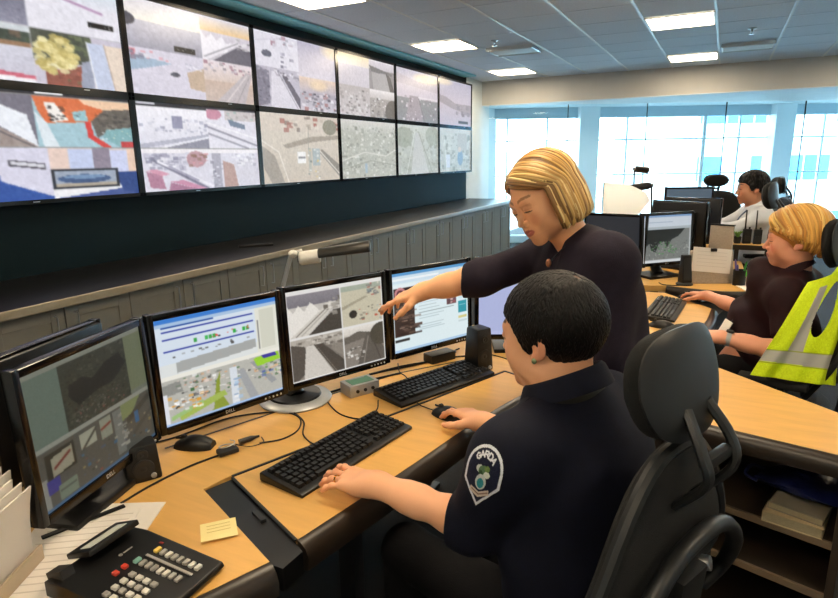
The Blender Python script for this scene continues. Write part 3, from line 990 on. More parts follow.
def pic_m2():
    c = Cv.new(160, 128, '#dfe3e2')
    c.rect(0, 0, 1, .045, '#3f7fd0').rect(0, .045, 1, .075, '#a9c4e2').rect(0, .075, .8, .42, '#d7e2ee').rect(.8, .075, 1, .55, '#e4e4d8').rect(.84, .1, .97, .5, '#d3d3c4')
    for y in (.12, .19, .3):
        c.rect(.05, y, .78, y + .012, '#3b4aa6')
    c.rect(.05, .08, .45, .095, '#2a54a4')
    for x in (.28, .37, .40, .43, .6, .68, .71):
        c.rect(x, .235, x + .025, .275, random.choice(['2fae4a', '46b85c', '3da550', 'd8554a']))
    c.specks(12, (.3, .22, .75, .26), (.01, .02), ['e05a4a', '333']).specks(14, (.06, .33, .75, .36), (.02, .03), ['555', '888'])
    c.poly([(.13, .42), (.79, .38), (.79, .47), (.13, .52)], '#a8aaa8').rect(.0, .53, 1, .57, '#eceae0').rect(.81, .2, .825, .5, '#8a8a88')
    q = c.sub(0, .57, 1, 1).fill('#b9b8b0')
    q.poly([(0, .1), (.14, .05), (.16, .3), (0, .35)], '#8e8f8a').specks(190, (.1, 0, 1, .6), (.01, .035), ['ece8e0', 'f0f0ee', 'd9a77c', '4a4a48', 'c9a08c', '8a8a86', 'e2cfc4', '6f7a6a', '3f6a40'])
    q.poly([(.38, .9), (.42, .3), (.46, .1), (.44, .55), (.52, 1), (.34, 1)], '#8c9a3a').poly([(.1, .78), (.48, .55), (.5, .68), (.12, .95)], '#a4b85a').poly([(.05, .8), (.3, .62), (.3, .7), (.05, .9)], '#9ec07c')
    q.poly([(.6, .2), (.66, .18), (.78, 1), (.7, 1)], '#a2a4a6').poly([(.72, .1), (.78, .1), (.95, .7), (.9, .75)], '#9a9c9e').rect(.54, .1, .6, 1, '#d9dfe6').specks(12, (.545, .15, .595, .9), (.03, .04), ['a8c4e0', 'f0f0f0', '8ca4c0'])
    q.poly([(.75, .03), (.98, .0), (1, .2), (.78, .24)], '#9ad03a').poly([(.82, .0), (.95, -.02), (.97, .1), (.85, .1)], '#3f3a9c').specks(20, (.78, .2, 1, .5), (.02, .04), ['5a6ea8', 'e0b88a', 'd8d8d0', '7a9a6a'])
    q.specks(34, (.02, .35, .3, .75), (.02, .04), ['ffffff', '333', 'e2a040', 'dcdcd8']).rect(0, .3, .04, 1, '#e2e4ea').rect(0, .95, 1, 1, '#a4c0e4').noise(.012)
    return c


def pic_m3():
    c = Cv.new(150, 120, '#e9e7e4')
    q = c.sub(.015, .05, .535, .505).grad('#8e8a90', '#77737a', 0, .4).rect(0, .3, 1, 1, '#c9c3bc')
    q.poly([(0, .25), (.1, .42), (.2, .25), (.3, .42), (.42, .22), (.55, .38), (.6, .5), (.4, .75), (.1, 1), (0, 1)], '#ebe6de').poly([(0, 1), (.72, .35), (.82, .45), (.35, 1)], '#d8d2c8').line([(.12, .98), (.75, .4)], .02, '#5a544e').line([(.22, .98), (.78, .45)], .015, '#8d867e').poly([(.35, 1), (.85, .5), (1, .48), (1, 1)], '#4a453f').specks(22, (.66, .15, .98, .55), (.05, .1), ['e2dcd2', 'a8a298', '6d675f']).noise(.02)
    q = c.sub(.55, .05, .99, .505).fill('#ccc5ae')
    q.rect(0, 0, 1, .12, '#a8b0a0').specks(26, (.6, 0, 1, .3), (.05, .1), ['b0655c', '8d867e', 'd9d2c4', '6f7c80']).poly([(0, .5), (.6, .3), (.65, .34), (0, .58)], '#a9a18c').ell(.26, .72, .1, .1, '#35322e').specks(24, (.4, .55, .95, .95), (.04, .08), ['a19a8a', '7c766a', 'e4ddcc', 'c05a48', '8fa0a8']).noise(.018)
    q = c.sub(.015, .53, .535, .985).fill('#8e867c')
    q.rect(0, 0, 1, .22, '#b7afa4').specks(60, (0, .0, 1, .3), (.04, .09), ['6d665e', 'd3ccc2', '8d867c', 'a59d92']).poly([(0, .1), (.26, .2), (.3, .8), (.1, 1), (0, 1)], '#57514b').poly([(.28, .2), (.42, .2), (.78, 1), (.2, 1)], '#d3cdc4').poly([(.46, .2), (.6, .2), (1, .75), (1, 1), (.85, 1)], '#4f4943').line([(.44, .2), (.82, 1)], .02, '#2f2b28').line([(.62, .24), (1, .7)], .02, '#77706a').noise(.022)
    q = c.sub(.55, .53, .99, .985).grad('#eae4dc', '#d3ccc2', 0, .2).rect(0, .2, 1, 1, '#8b837a')
    q.poly([(.0, .25), (.35, .12), (.65, .2), (.7, .3), (0, .4)], '#6a645c').poly([(.55, .2), (.7, .2), (1, .7), (1, 1), (.3, 1)], '#625c55').line([(.6, .3), (.45, 1)], .02, '#a59d92').line([(.68, .3), (.9, 1)], .02, '#3f3a35').ell(.95, .3, .3, .3, '#4f4a40').specks(26, (.02, .5, .45, .85), (.05, .09), ['e4dfd8', 'f0ece6', '55504a', 'b7b0a6']).noise(.02)
    return c


def pic_m4():
    c = Cv.new(150, 120, '#dfeef2')
    c.rect(0, 0, 1, .045, '#5b9bd0').rect(0, .045, 1, .13, '#cfe2ee').rect(0, .075, .6, .1, '#f0f6fa').rect(.85, .05, 1, .09, '#b8d8ec')
    c.rect(.0, .15, 1, .19, '#e6f2f6').poly([(.02, .19), (.98, .19), (.98, .3), (.02, .33)], '#26181c')
    c.ell(.1, .27, .07, .085, '#c98a90').ell(.1, .27, .045, .055, '#5a2a30').ell(.1, .27, .025, .03, '#d8a0a4').rect(.19, .24, .36, .265, '#d9c4c6').rect(.19, .28, .3, .295, '#b49a9c')
    c.rect(.02, .34, .27, .8, '#3a2c28').specks(50, (.03, .36, .26, .78), (.03, .12), ['5c4a42', '6f5a4e', '8a766a', '2a1f1c'], 6).rect(.02, .83, .2, .87, '#333')
    c.rect(.7, .38, .83, .52, '#6a4a50').specks(12, (.71, .39, .82, .5), (.02, .04), ['d89aa0', 'e4d0c4', '35262a', 'a44a54']).rect(.86, .5, .98, .66, '#2f9aaa').rect(.875, .55, .965, .56, '#9ad4dc').rect(.86, .7, .98, .73, '#d8cf8a').rect(.86, .76, .98, .78, '#c8d8dc').rect(.86, .36, .98, .47, '#cfe6ec')
    for y in (.42, .46, .5, .58, .62, .7, .73, .76):
        c.rect(.33, y, random.uniform(.55, .68), y + .008, '#b0c2c8')
    c.rect(.33, .545, .8, .55, '#7f9298').rect(.33, .665, .8, .67, '#9fb0b6').rect(0, .97, 1, 1, '#a9c9e4').noise(.006)
    return c


def pic_m5():
    c = Cv.new(120, 96, '#b9c0e6')
    c.rect(0, 0, 1, .06, '#7fa8d8').rect(0, .06, 1, .3, '#e6eaf6').rect(.02, .34, .98, .95, '#b4bce4').noise(.004)
    return c


def pic_mr():
    c = Cv.new(110, 90, '#b8bcbc')
    c.rect(0, 0, 1, .05, '#7fa0c8').rect(0, .05, 1, .24, '#cdd6e0').rect(.1, .14, .6, .16, '#8fa4bc').rect(0, .24, 1, .3, '#aeb8be')
    q = c.sub(.04, .3, .96, .93).fill('#7b7f7c')
    q.poly([(0, .0), (.9, 0), (.75, .25), (.6, .35), (.5, .6), (.42, .4), (.3, .5), (.25, .75), (.15, .7), (.1, .45), (0, .6)], '#1f2526').specks(260, (0, .4, 1, 1), (.01, .03), ['9a9e9a', '5c605c', '6f736e', 'b0b2ac']).specks(50, (.15, .4, .7, .8), (.02, .04), ['4a8a4a', '5ca05a', '3f6f40'])
    c.rect(0, .94, 1, 1, '#d8dcde').noise(.01)
    return c


monitor((-1.245, .809, .993), math.radians(106.6), .035, pic_m1(), 'monitor at far left showing a dark map over grey street plans', 'square', emit=.62)
monitor((-1.254, 1.218, .990), math.radians(73.2), .025, pic_m2(), 'monitor with a colourful schematic and a blue title bar, second from left', 'clamp', emit=.95)
monitor((-1.119, 1.613, .993), math.radians(66.6), .05, pic_m3(), 'monitor split into four grey camera views, with a silver round base', emit=.9, off=(-.15, .055))
monitor((-.963, 2.022, .989), math.radians(65.3), .03, pic_m4(), 'monitor showing a pale web page with a black banner behind the pointing hand', 'clamp', emit=.95)
monitor((-.672, 2.292, .990), math.radians(24.5), .03, pic_m5(), 'monitor with a plain lavender screen partly hidden by the seated officer', 'square', emit=.9)
monitor((-1.55, .88, .94), math.radians(286.6), .0, Cv.new(20, 16, '#6a7078'), 'black monitor turned away behind the dark map monitor', 'square', emit=.3, logo=False)

# ------------------------------------------------------------------ keyboards
M_key = mat('key_black', '#141416', .45, noise=(60, .15))


def keyboard(loc, rz, label, L=.452, D=.152):
    t = thing('keyboard', label, 'keyboard', loc, rz, 'black computer keyboards')
    b = B()
    prof = [(-D / 2, 0), (-D / 2, .009), (-D / 2 + .012, .012), (D / 2 - .03, .021), (D / 2 - .004, .025), (D / 2, .020), (D / 2, 0)]
    b.rings([[(x, y, z) for y, z in prof] for x in (-L / 2, L / 2)])
    b.build('case', M_black, t, bevel=.003)
    k = B()
    rows = [(.052, 16, .0), (.028, 15, .002), (.0095, 14, .006), (-.009, 13, .01), (-.0275, 12, .014), (-.046, 9, 0)]
    for y, n, off in rows:
        z = .0185 + (y + .05) * .10
        def cap(x, w):
            k.rings([[(x - w / 2, y - .0085, z - .006), (x + w / 2, y - .0085, z - .006), (x + w / 2, y + .0085, z - .006), (x - w / 2, y + .0085, z - .006)],
                     [(x - w / 2 + .0022, y - .006, z + .003), (x + w / 2 - .0022, y - .006, z + .003), (x + w / 2 - .0022, y + .007, z + .003), (x - w / 2 + .0022, y + .007, z + .003)]])
        W_ = .285
        if n == 9:
            ws = [.022, .019, .019, .11, .019, .019, .019, .02, .022]
            x = -L / 2 + .012
            for w in ws:
                cap(x + w / 2, w - .002)
                x += w + .0018
        else:
            w = W_ / n
            for i in range(n):
                cap(-L / 2 + .012 + w * (i + .5), w - .0022)
        for i in range(3):
            if y < -.02 and i == 1 or y > -.02 or y < -.04:
                cap(-L / 2 + .312 + .0188 * (i + .5), .0165)
        for i in range(4):
            cap(-L / 2 + .372 + .0180 * (i + .5), .0158)
    kk = k.build('keys', M_key, t, smooth=False)
    kk['kind'] = 'stuff'
    B().box((L / 2 - .06, D / 2 - .012, .0238), (.05, .003, .0015)).build('indicator_strip', M_led, t)
    return t


keyboard((-.873, 1.247, .76), math.radians(81.5), 'black keyboard under the seated officer\'s left hand')
keyboard((-.850, 1.815, .76), math.radians(68), 'black keyboard standing behind the mouse below the web page monitor')


def mouse(loc, rz, label, s=1.0):
    t = thing('mouse', label, 'mouse', loc, rz, 'black computer mice')
    b = B()
    rs = []
    for i in range(9):
        u = i / 8
        y = (-.055 + .11 * u) * s
        w = .031 * s * math.sin(PI * (.12 + .76 * u)) ** .5
        h = .036 * s * math.sin(PI * (.1 + .72 * (1 - u))) ** .8
        rs.append([(w * math.cos(a) * (1 if abs(math.cos(a)) < 2 else 1), y, max(0.001, h * max(0, math.sin(a)))) for a in [PI * k / 10 for k in range(11)]])
    b.rings(rs)
    b.build('shell', M_black, t)
    B().cyl((-.004 * s, .03 * s, .029 * s), (.004 * s, .03 * s, .029 * s), .008 * s, n=12).build('wheel', M_dark, t)
    B().box((0, .04 * s, .026 * s), (.0012, .03 * s, .006 * s)).build('button_gap', M_dark, t)
    return t


mouse((-.700, 1.582, .76), math.radians(75), 'black mouse under the seated officer\'s right hand')
mouse((-1.275, 1.10, .76), math.radians(110), 'black mouse lying loose below the colourful schematic monitor', 1.0)

# ------------------------------------------------------------------ cables
M_cable = mat('cable_black', '#0c0b0b', .5)


def cable(pts, label, r=.0024, z=.7626, group='black cables on the desk'):
    P = [(p[0], p[1], p[2] if len(p) > 2 else z + r * .1) for p in pts]
    o = P[0]
    path = bez(P, 8)
    ob = shift(B().tube(path, r, 8), o).build('cable', M_cable)
    ob.location = o
    return tag(ob, label, 'cable', group)


cable([(-1.21, .81), (-1.212, .90), (-1.20, 1.0), (-1.182, 1.06), (-1.165, 1.10)], 'thin black cable curving past the white papers to the small adapter', .0028)
cable([(-1.40, 1.06), (-1.366, 1.128), (-1.321, 1.286), (-1.21, 1.385), (-1.125, 1.38), (-1.072, 1.31), (-1.075, 1.24), (-1.118, 1.19)], 'black cable looping in front of the colourful schematic monitor')
cable([(-1.28, 1.42), (-1.201, 1.417), (-1.097, 1.365), (-1.04, 1.29), (-.985, 1.255), (-.955, 1.255)], 'black cable running into the left keyboard', .0022)
cable([(-1.2, 1.6), (-1.137, 1.538), (-1.02, 1.455), (-.93, 1.455), (-.93, 1.53), (-.965, 1.6)], 'black cable looping in front of the small silver box', .0022)
cable([(-.90, 1.70), (-.83, 1.63), (-.79, 1.612), (-.75, 1.60)], 'thin black mouse cable beside the officer\'s right hand', .0018)
cable([(-1.08, 1.95), (-1.03, 1.87), (-.99, 1.84), (-.955, 1.80), (-.94, 1.77)], 'black cable hanging behind the right keyboard', .0022)
cable([(-1.12, 1.80), (-1.05, 1.93), (-.97, 2.03), (-.90, 2.12), (-.82, 2.17)], 'bundled thick black cable below the web page monitor', .0035)
cable([(-1.16, 1.72), (-1.08, 1.86), (-1.0, 1.98), (-.96, 2.10)], 'black cable beneath the web page monitor nearest the silver box', .0028)
cable([(-.88, 2.16), (-.80, 2.20), (-.70, 2.17), (-.62, 2.10), (-.55, 2.07)], 'black cable curling on the desk beside the lavender monitor', .0022)
cable([(-1.23, 1.47, .775), (-1.20, 1.50), (-1.15, 1.60), (-1.09, 1.74), (-1.02, 1.86)], 'thick black cable behind the silver monitor base', .004)

ad = thing('usb_adapter', 'small black cable adapter lying on the desk with a coiled lead', 'adapter', (-1.165, 1.10, .762), math.radians(64))
B().tube([(.055, .03, .007), (.09, .03, .007), (.10, .03, .007), (.115, .03, .007)], [.008, .008, .005, .003], 10).build('plug', M_black, ad)
B().box((.01, .0, .007), (.055, .034, .013)).build('body', M_dark, ad, bevel=.004)
B().tube(bez([(.022 * math.cos(a) + .01, .015 * math.sin(a), .016 + .002 * a) for a in [i * .9 for i in range(9)]], 3), .0016, 6).build('coil', M_silver, ad)
B().tube(bez([(.04, .02, .008), (.07, -.012, .005), (.11, -.01, .004), (.118, .02, .006)], 6), .0016, 6).build('lead', M_cable, ad)

sb = thing('signal_box', 'small silver and green box on the desk before the four view monitor', 'box', (-1.065, 1.645, .76), math.radians(62))
B().box((0, 0, .021), (.115, .075, .042)).build('case', M_silver, sb, bevel=.004)
B().box((0, 0, .0425), (.085, .052, .002)).build('top_label', mat('green_label', '#5f8f7a', .5), sb)
B().box((0, .02, .0437), (.06, .006, .0006)).build('print', M_silver, sb)
for i in range(3):
    B().cyl((-.03 + .03 * i, -.0375, .02), (-.03 + .03 * i, -.041, .02), .006, n=12).build('socket', M_dark, sb)

pb = thing('power_adapter', 'black power brick with cables below the web page monitor', 'adapter', (-.95, 2.06, .76), math.radians(62))
B().box((0, 0, .018), (.12, .06, .036)).build('case', M_black, pb, bevel=.006)
B().tube(bez([(.06, 0, .02), (.09, .01, .012), (.12, .05, .004), (.15, .06, .003)], 6), .003, 8).build('lead', M_cable, pb)


def speaker(loc, rz, label, h=.17, w=.075, d=.09):
    t = thing('desk_speaker', label, 'speaker', loc, rz, 'black desk speakers')
    B().rings([[(-w / 2, -d / 2, 0), (w / 2, -d / 2, 0), (w / 2, d / 2, 0), (-w / 2, d / 2, 0)], [(-w / 2 * .88, -d / 2 + .01, h), (w / 2 * .88, -d / 2 + .01, h), (w / 2 * .88, d / 2 - .012, h), (-w / 2 * .88, d / 2 - .012, h)]]).build('cabinet', M_black, t, bevel=.008)
    for z, r in ((h * .36, .026), (h * .75, .015)):
        y = -d / 2 + .01 * z / h
        B().lathe([(r, 0), (r, .003), (r * .85, .004), (r * .3, .0015), (r * .2, .003), (0, .004)], n=24)
        m = B().lathe([(r, 0), (r, .003), (r * .85, .004), (r * .3, .0015), (r * .2, .003), (0.0005, .004)], n=24)
        m.v = [(p[0], y - p[2] + .0008, z + p[1]) for p in m.v]
        m.build('driver', M_dark, t)
    B().lathe([(.007, 0), (.0065, .006), (.0005, .007)], n=14)
    m = B().lathe([(.007, 0), (.0065, .006), (.0005, .007)], n=14)
    m.v = [(p[0] + w * .25, -d / 2 + .001 - p[2], .014 + p[1]) for p in m.v]
    m.build('knob', M_silver, t)
    return t


speaker((-.775, 2.035, .76), math.radians(60), 'black desk speaker between the web page monitor and the officer\'s face', .165)
speaker((-1.275, .925, .76), math.radians(60), 'black desk speaker tucked below the dark map monitor', .095, .085, .08)

# ------------------------------------------------------------------ desk lamp behind the monitors
M_wlamp = mat('lamp_white', '#dcdad4', .35)
lp = thing('desk_lamp', 'desk lamp with slim steel arm, white collar and black shade above the monitors', 'lamp', (-1.42, 1.62, .76))
B().lathe([(.085, 0), (.085, .012), (.07, .02), (.012, .026)], n=28).build('base', M_dark, lp)
B().tube([(0, 0, .02), (.03, .01, .28), (.082, .037, .462)], .008, 10).build('arm', M_silver, lp)
B().ell((.09, .04, .468), (.016, .016, .014)).tube([(.075, .034, .468), (.115, .06, .478)], .006, 8).build('joint', M_wlamp, lp)
hd = Vector((.275, .155, .035)).normalized()
h0 = Vector((.105, .052, .450))
B().tube([h0, h0 + hd * .006, h0 + hd * .07, h0 + hd * .075], [.018, .024, .025, .022], 20).build('collar', M_wlamp, lp)
rs = []
for u in (0, .02, .5, .97, 1):
    c = h0 + hd * (.07 + .185 * u) + Vector((0, 0, .004))
    s = .024 + .004 * u - (.004 if u in (0, 1) else 0)
    side = hd.cross(Vector((0, 0, 1))).normalized()
    up = side.cross(hd)
    rs.append([c + side * s * 1.25 * math.cos(a) + up * s * (math.sin(a) if math.sin(a) > -.35 else -.35) for a in [2 * PI * k / 24 for k in range(24)]])
B().rings(rs).build('shade', mat('lamp_black', '#16140f', .45), lp)
B().box(h0 + Vector((.0, .0, .0)) - hd * .002, (.02, .004, .022), rotz(math.atan2(hd.y, hd.x) + PI / 2)).build('switch', M_dark, lp)

# ------------------------------------------------------------------ phone
M_keyw = mat('phone_key_white', '#cfccc4', .45)
M_keyg = mat('phone_key_grey', '#9f9c96', .45)
ph = thing('desk_phone', 'black desk telephone with a tilted display and rows of grey keys', 'telephone', (-.925, .645, .76), math.radians(3))
ph.scale = (.86, .86, .86)
b = B()
b.rings([[(-.165, y, 0), (.125, y, 0), (.135, y, .012), (.13, y, .022), (-.10, y, .045), (-.165, y, .040)] for y in (-.115, -.108, .098, .105)])
b.build('body', M_black, ph, bevel=.003)
ax = frame4((.10, .0, -.0), (0, 1, 0), (0, 0, 0))
Rd = Matrix.Rotation(-.35, 3, 'Y')
B().box((-.15, .025, .058), (.085, .135, .014), Rd).build('display_housing', M_black, ph, bevel=.004)
B().box((-.147, .025, .0665), (.036, .100, .002), Rd).build('display', mat('lcd_grey', '#dfe4de', .15), ph)
B().box((-.15, -.085, .040), (.05, .03, .03), Rd).build('hinge', M_dark, ph)
zk = lambda x: .045 - (x + .10) / .23 * .023


def pkey(x, y, m, lx=.011, ly=.018):
    B().box((x, y, zk(x) + .002), (lx, ly, .008), Matrix.Rotation(.1, 3, 'Y')).build('key', m, ph, bevel=.0015, seg=1)


M_keyy, M_keyt, M_keyr = mat('phone_key_yellow', '#e6c860', .45), mat('phone_key_teal', '#7fb0a4', .45), mat('phone_key_red', '#c8402c', .45)
for i in range(8):
    pkey(-.022 + i * .0172, .062, M_keyy if i == 0 else (M_keyw if i in (2, 6, 7) else M_keyg))
    pkey(-.034 + i * .0172, .015, M_keyt if i == 0 else (M_keyw if i in (4, 5) else M_keyg))
for j in range(4):
    for i in range(4):
        pkey(-.008 + i * .021, -.022 - j * .022, M_keyw if (i + j) % 3 else M_keyg, .015, .013)
pkey(-.042, -.012, M_keyr, .014, .012)
pkey(-.042, -.036, M_keyr, .014, .012)
B().box((.035, .039, zk(.035) + .001), (.135, .006, .003), Matrix.Rotation(.1, 3, 'Y')).build('label_strip', M_keyg, ph)
B().box((.035, .033, zk(.035) + .001), (.135, .002, .003), Matrix.Rotation(.1, 3, 'Y')).build('label_strip', M_dark, ph)
B().box((-.035, .085, zk(-.035) + .0005), (.012, .006, .002)).build('message_lamp', mat('red_lamp', '#7a1c14', .3), ph)
b = B().lathe([(.0045, .0440), (.0045, .0455), (.0028, .0455), (.0028, .0440)], (-.080, .010, 0), 16)
b.build('logo_ring', M_keyg, ph)
B().box((-.080, .030, .0447), (.004, .024, .001)).build('logo_bar', M_keyg, ph)

# ------------------------------------------------------------------ paper, note, pens, holder
M_paper = mat('paper_white', '#e4ded6', .8, noise=(3, .03))
M_print = mat('paper_print', '#cdc6be', .8)
pp = thing('paper_sheets', 'white printed sheets lying under the dark map monitor', 'paper', (-1.14, .68, .76), math.radians(28))
B().box((0, 0, .0015), (.21, .297, .003)).build('sheet', M_paper, pp)
B().box((-.03, -.03, .004), (.21, .297, .002), rotz(.12)).build('sheet', M_paper, pp)
for i in range(12):
    B().box((-.03, -.15 + .022 * i + .0, .0053), (.16, .003, .0004), rotz(.12)).build('printed_line', M_print, pp)
pe = thing('ruler', 'long slim black ruler lying across the white papers', 'ruler', (-1.213, .722, .766), math.atan2(.159, .055))
B().box((0, 0, .002), (.17, .013, .004)).build('blade', M_black, pe, bevel=.001)
B().box((.07, 0, .0043), (.006, .006, .0008)).build('hole', M_dark, pe)
B().box((-.0, .004, .0043), (.12, .0015, .0006)).build('scale_marks', M_dark, pe)
st = thing('sticky_note', 'pale yellow sticky note stuck on the desk by the phone', 'note', (-.92, .832, .7605), math.radians(48))
b = B()
rs = []
for i in range(7):
    y = -.038 + .076 * i / 6
    z = .0004 + .006 * max(0, (3 - i) / 3) ** 2
    rs.append([(-.038, y, z), (.038, y, z * .6), (.038, y, z * .6 + .0008), (-.038, y, z + .0008)])
b.rings(rs).build('sheet', mat('note_yellow', '#efdf9c', .7, noise=(8, .03)), st)
for i in range(3):
    B().box((0, .0 + .012 * i, .0014), (.05, .0012, .0003)).build('written_line', mat('note_ink', '#c8b26c', .7), st)

M_fold = mat('holder_beige', '#b5a48c', .5, noise=(10, .05))
fh = thing('file_holder', 'beige upright file holder stuffed with papers at the lower left corner', 'file holder', (-1.16, .50, .76), math.radians(28))
B().box((-.045, -.02, .115), (.006, .24, .23)).build('panel', M_fold, fh, bevel=.002)
B().box((.035, -.02, .02), (.006, .24, .035)).box((-.005, -.02, .004), (.086, .24, .008)).box((-.005, -.138, .1), (.08, .005, .2)).build('tray', M_fold, fh, bevel=.002)
for i in range(6):
    hgt = .215 - .012 * i
    b = B()
    b.rings([[(-.036 + .009 * i + .02 * u * u * (.4 + .12 * i), -.125 - .0 * i, .01 + hgt * u), (-.036 + .009 * i + .02 * u * u * (.4 + .12 * i), .09 + .008 * (i % 3), .01 + hgt * u),
              (-.032 + .009 * i + .02 * u * u * (.4 + .12 * i), .09 + .008 * (i % 3), .01 + hgt * u), (-.032 + .009 * i + .02 * u * u * (.4 + .12 * i), -.125, .01 + hgt * u)] for u in (0, .25, .5, .75, 1)])
    b.build('paper_bundle', M_paper, fh)
B().tube(bez([(-.05, .06, .21), (-.045, .062, .238), (-.025, .064, .24), (-.015, .066, .215), (-.018, .066, .19)], 6), .007, 8, flat=((0, 1, 0), .5)).build('clip', M_black, fh)

# ------------------------------------------------------------------ shelf unit with side table (right)
SL = (.12, 2.05, 0)
su = thing('shelf_unit', 'low birch topped shelf unit with dark open shelves behind the officer\'s chair', 'shelf', SL)
top = [(-.13, 2.57), (.386, 2.115), (.62, 1.96), (.74, 1.705), (.342, 1.795), (.037, 1.858), (-.13, 1.895)]
shift(B().prism(top, .722, .76), SL).build('top', M_wood, su, bevel=.0015, seg=1)
pl = bez([(.72, 1.705, 0), (.342, 1.795, 0), (.037, 1.858, 0), (-.13, 1.895, 0)], 5)
shift(bullnose([(p.x, p.y) for p in pl][::-1], .76, .055, .03), SL).build('front_edge', M_edge, su)
ef = Vector((.955, -.297, 0))
nf = Vector((.297, .955, 0))
o = Vector((-.10, 1.925, 0))
Rs = Matrix(((ef.x, nf.x, 0), (ef.y, nf.y, 0), (0, 0, 1)))


def sbox(x, y, z, s):
    p = o + ef * x + nf * y
    return shift(B().box((p.x, p.y, z), s, Rs), SL)


sbox(.24, .17, .49, (.48, .32, .018)).build('shelf_board', M_shelf, su, bevel=.002)
sbox(.24, .17, .325, (.48, .32, .018)).build('shelf_board', M_shelf, su, bevel=.002)
sbox(.24, .17, .11, (.48, .32, .03)).build('shelf_board', M_shelf, su, bevel=.002)
for zz in (.49, .325, .11):
    sbox(.24, .008, zz, (.478, .012, .022)).build('shelf_lip', mat('shelf_lip', '#7d6a54', .4), su, bevel=.003)
sbox(.49, .165, .36, (.022, .33, .72)).build('side_panel', M_shelf, su, bevel=.002)
sbox(-.011, .165, .36, (.022, .33, .72)).build('side_panel', M_shelf, su, bevel=.002)
sbox(.24, .335, .36, (.50, .012, .72)).build('back_panel', M_shelf, su)
M_book = mat('book_cover_cream', '#c9b58c', .6, noise=(8, .06))
M_pages = mat('book_pages', '#b5a888', .8, noise=(120, .12), stretch=(1, 1, 8))


def book(x, y, z, s, rz, cover, label):
    p = o + ef * x + nf * y
    t = thing('book', label, 'book', (p.x, p.y, z), math.atan2(ef.y, ef.x) + rz, 'books on the upper shelf')
    w, d, h = s
    B().box((0, 0, h / 2), (w - .006, d - .006, h - .006)).build('pages', M_pages, t)
    B().box((0, 0, .0015), (w, d, .003)).box((0, 0, h - .0015), (w, d, .003)).box((-w / 2 + .0015, 0, h / 2), (.003, d, h)).build('cover', cover, t)
    return t


book(.375, .10, .499, (.15, .20, .034), .05, M_book, 'thick cream book lying flat on the upper shelf, lower of two')
book(.385, .11, .534, (.14, .19, .022), -.04, mat('book_cover_grey', '#9a917e', .6), 'thinner grey book on top of the cream book on the upper shelf')
pg = thing('folded_bag', 'crumpled dark blue plastic bag lying on the books on the shelf', 'bag', (o + ef * .39 + nf * .15 + Vector((0, 0, .557))), math.atan2(ef.y, ef.x))
b = B()
rs = []
for i in range(10):
    u = i / 9
    x = -.13 + .26 * u
    ring = []
    for k in range(18):
        a = 2 * PI * k / 18
        ww = .085 * math.sin(PI * (.1 + .8 * u)) ** .5 * (1 + .12 * math.sin(5 * a + 7 * u))
        hh = .05 * math.sin(PI * (.08 + .84 * u)) ** .5 * (1 + .2 * math.sin(3 * a + 9 * u))
        ring.append((x + .01 * math.sin(4 * a), ww * math.cos(a), .002 + max(0, hh * (.5 + .5 * math.sin(a)))))
    rs.append(ring)
b.rings(rs).build('bag', mat('blue_bag', '#141c48', .3, noise=(14, .4), bump=(60, .6)), pg)
B().tube(bez([(-.12, .02, .02), (-.16, .0, .03), (-.165, -.04, .015), (-.13, -.05, .01)], 5), .006, 8).build('handle', mat('blue_bag'), pg)

# ================================================================== SIGNED-DISTANCE MODELLING FOR PEOPLE AND CLOTH
def V3(p):
    return np.array(p, np.float32)


def unit(v):
    v = np.array(v, float)
    return v / np.linalg.norm(v)


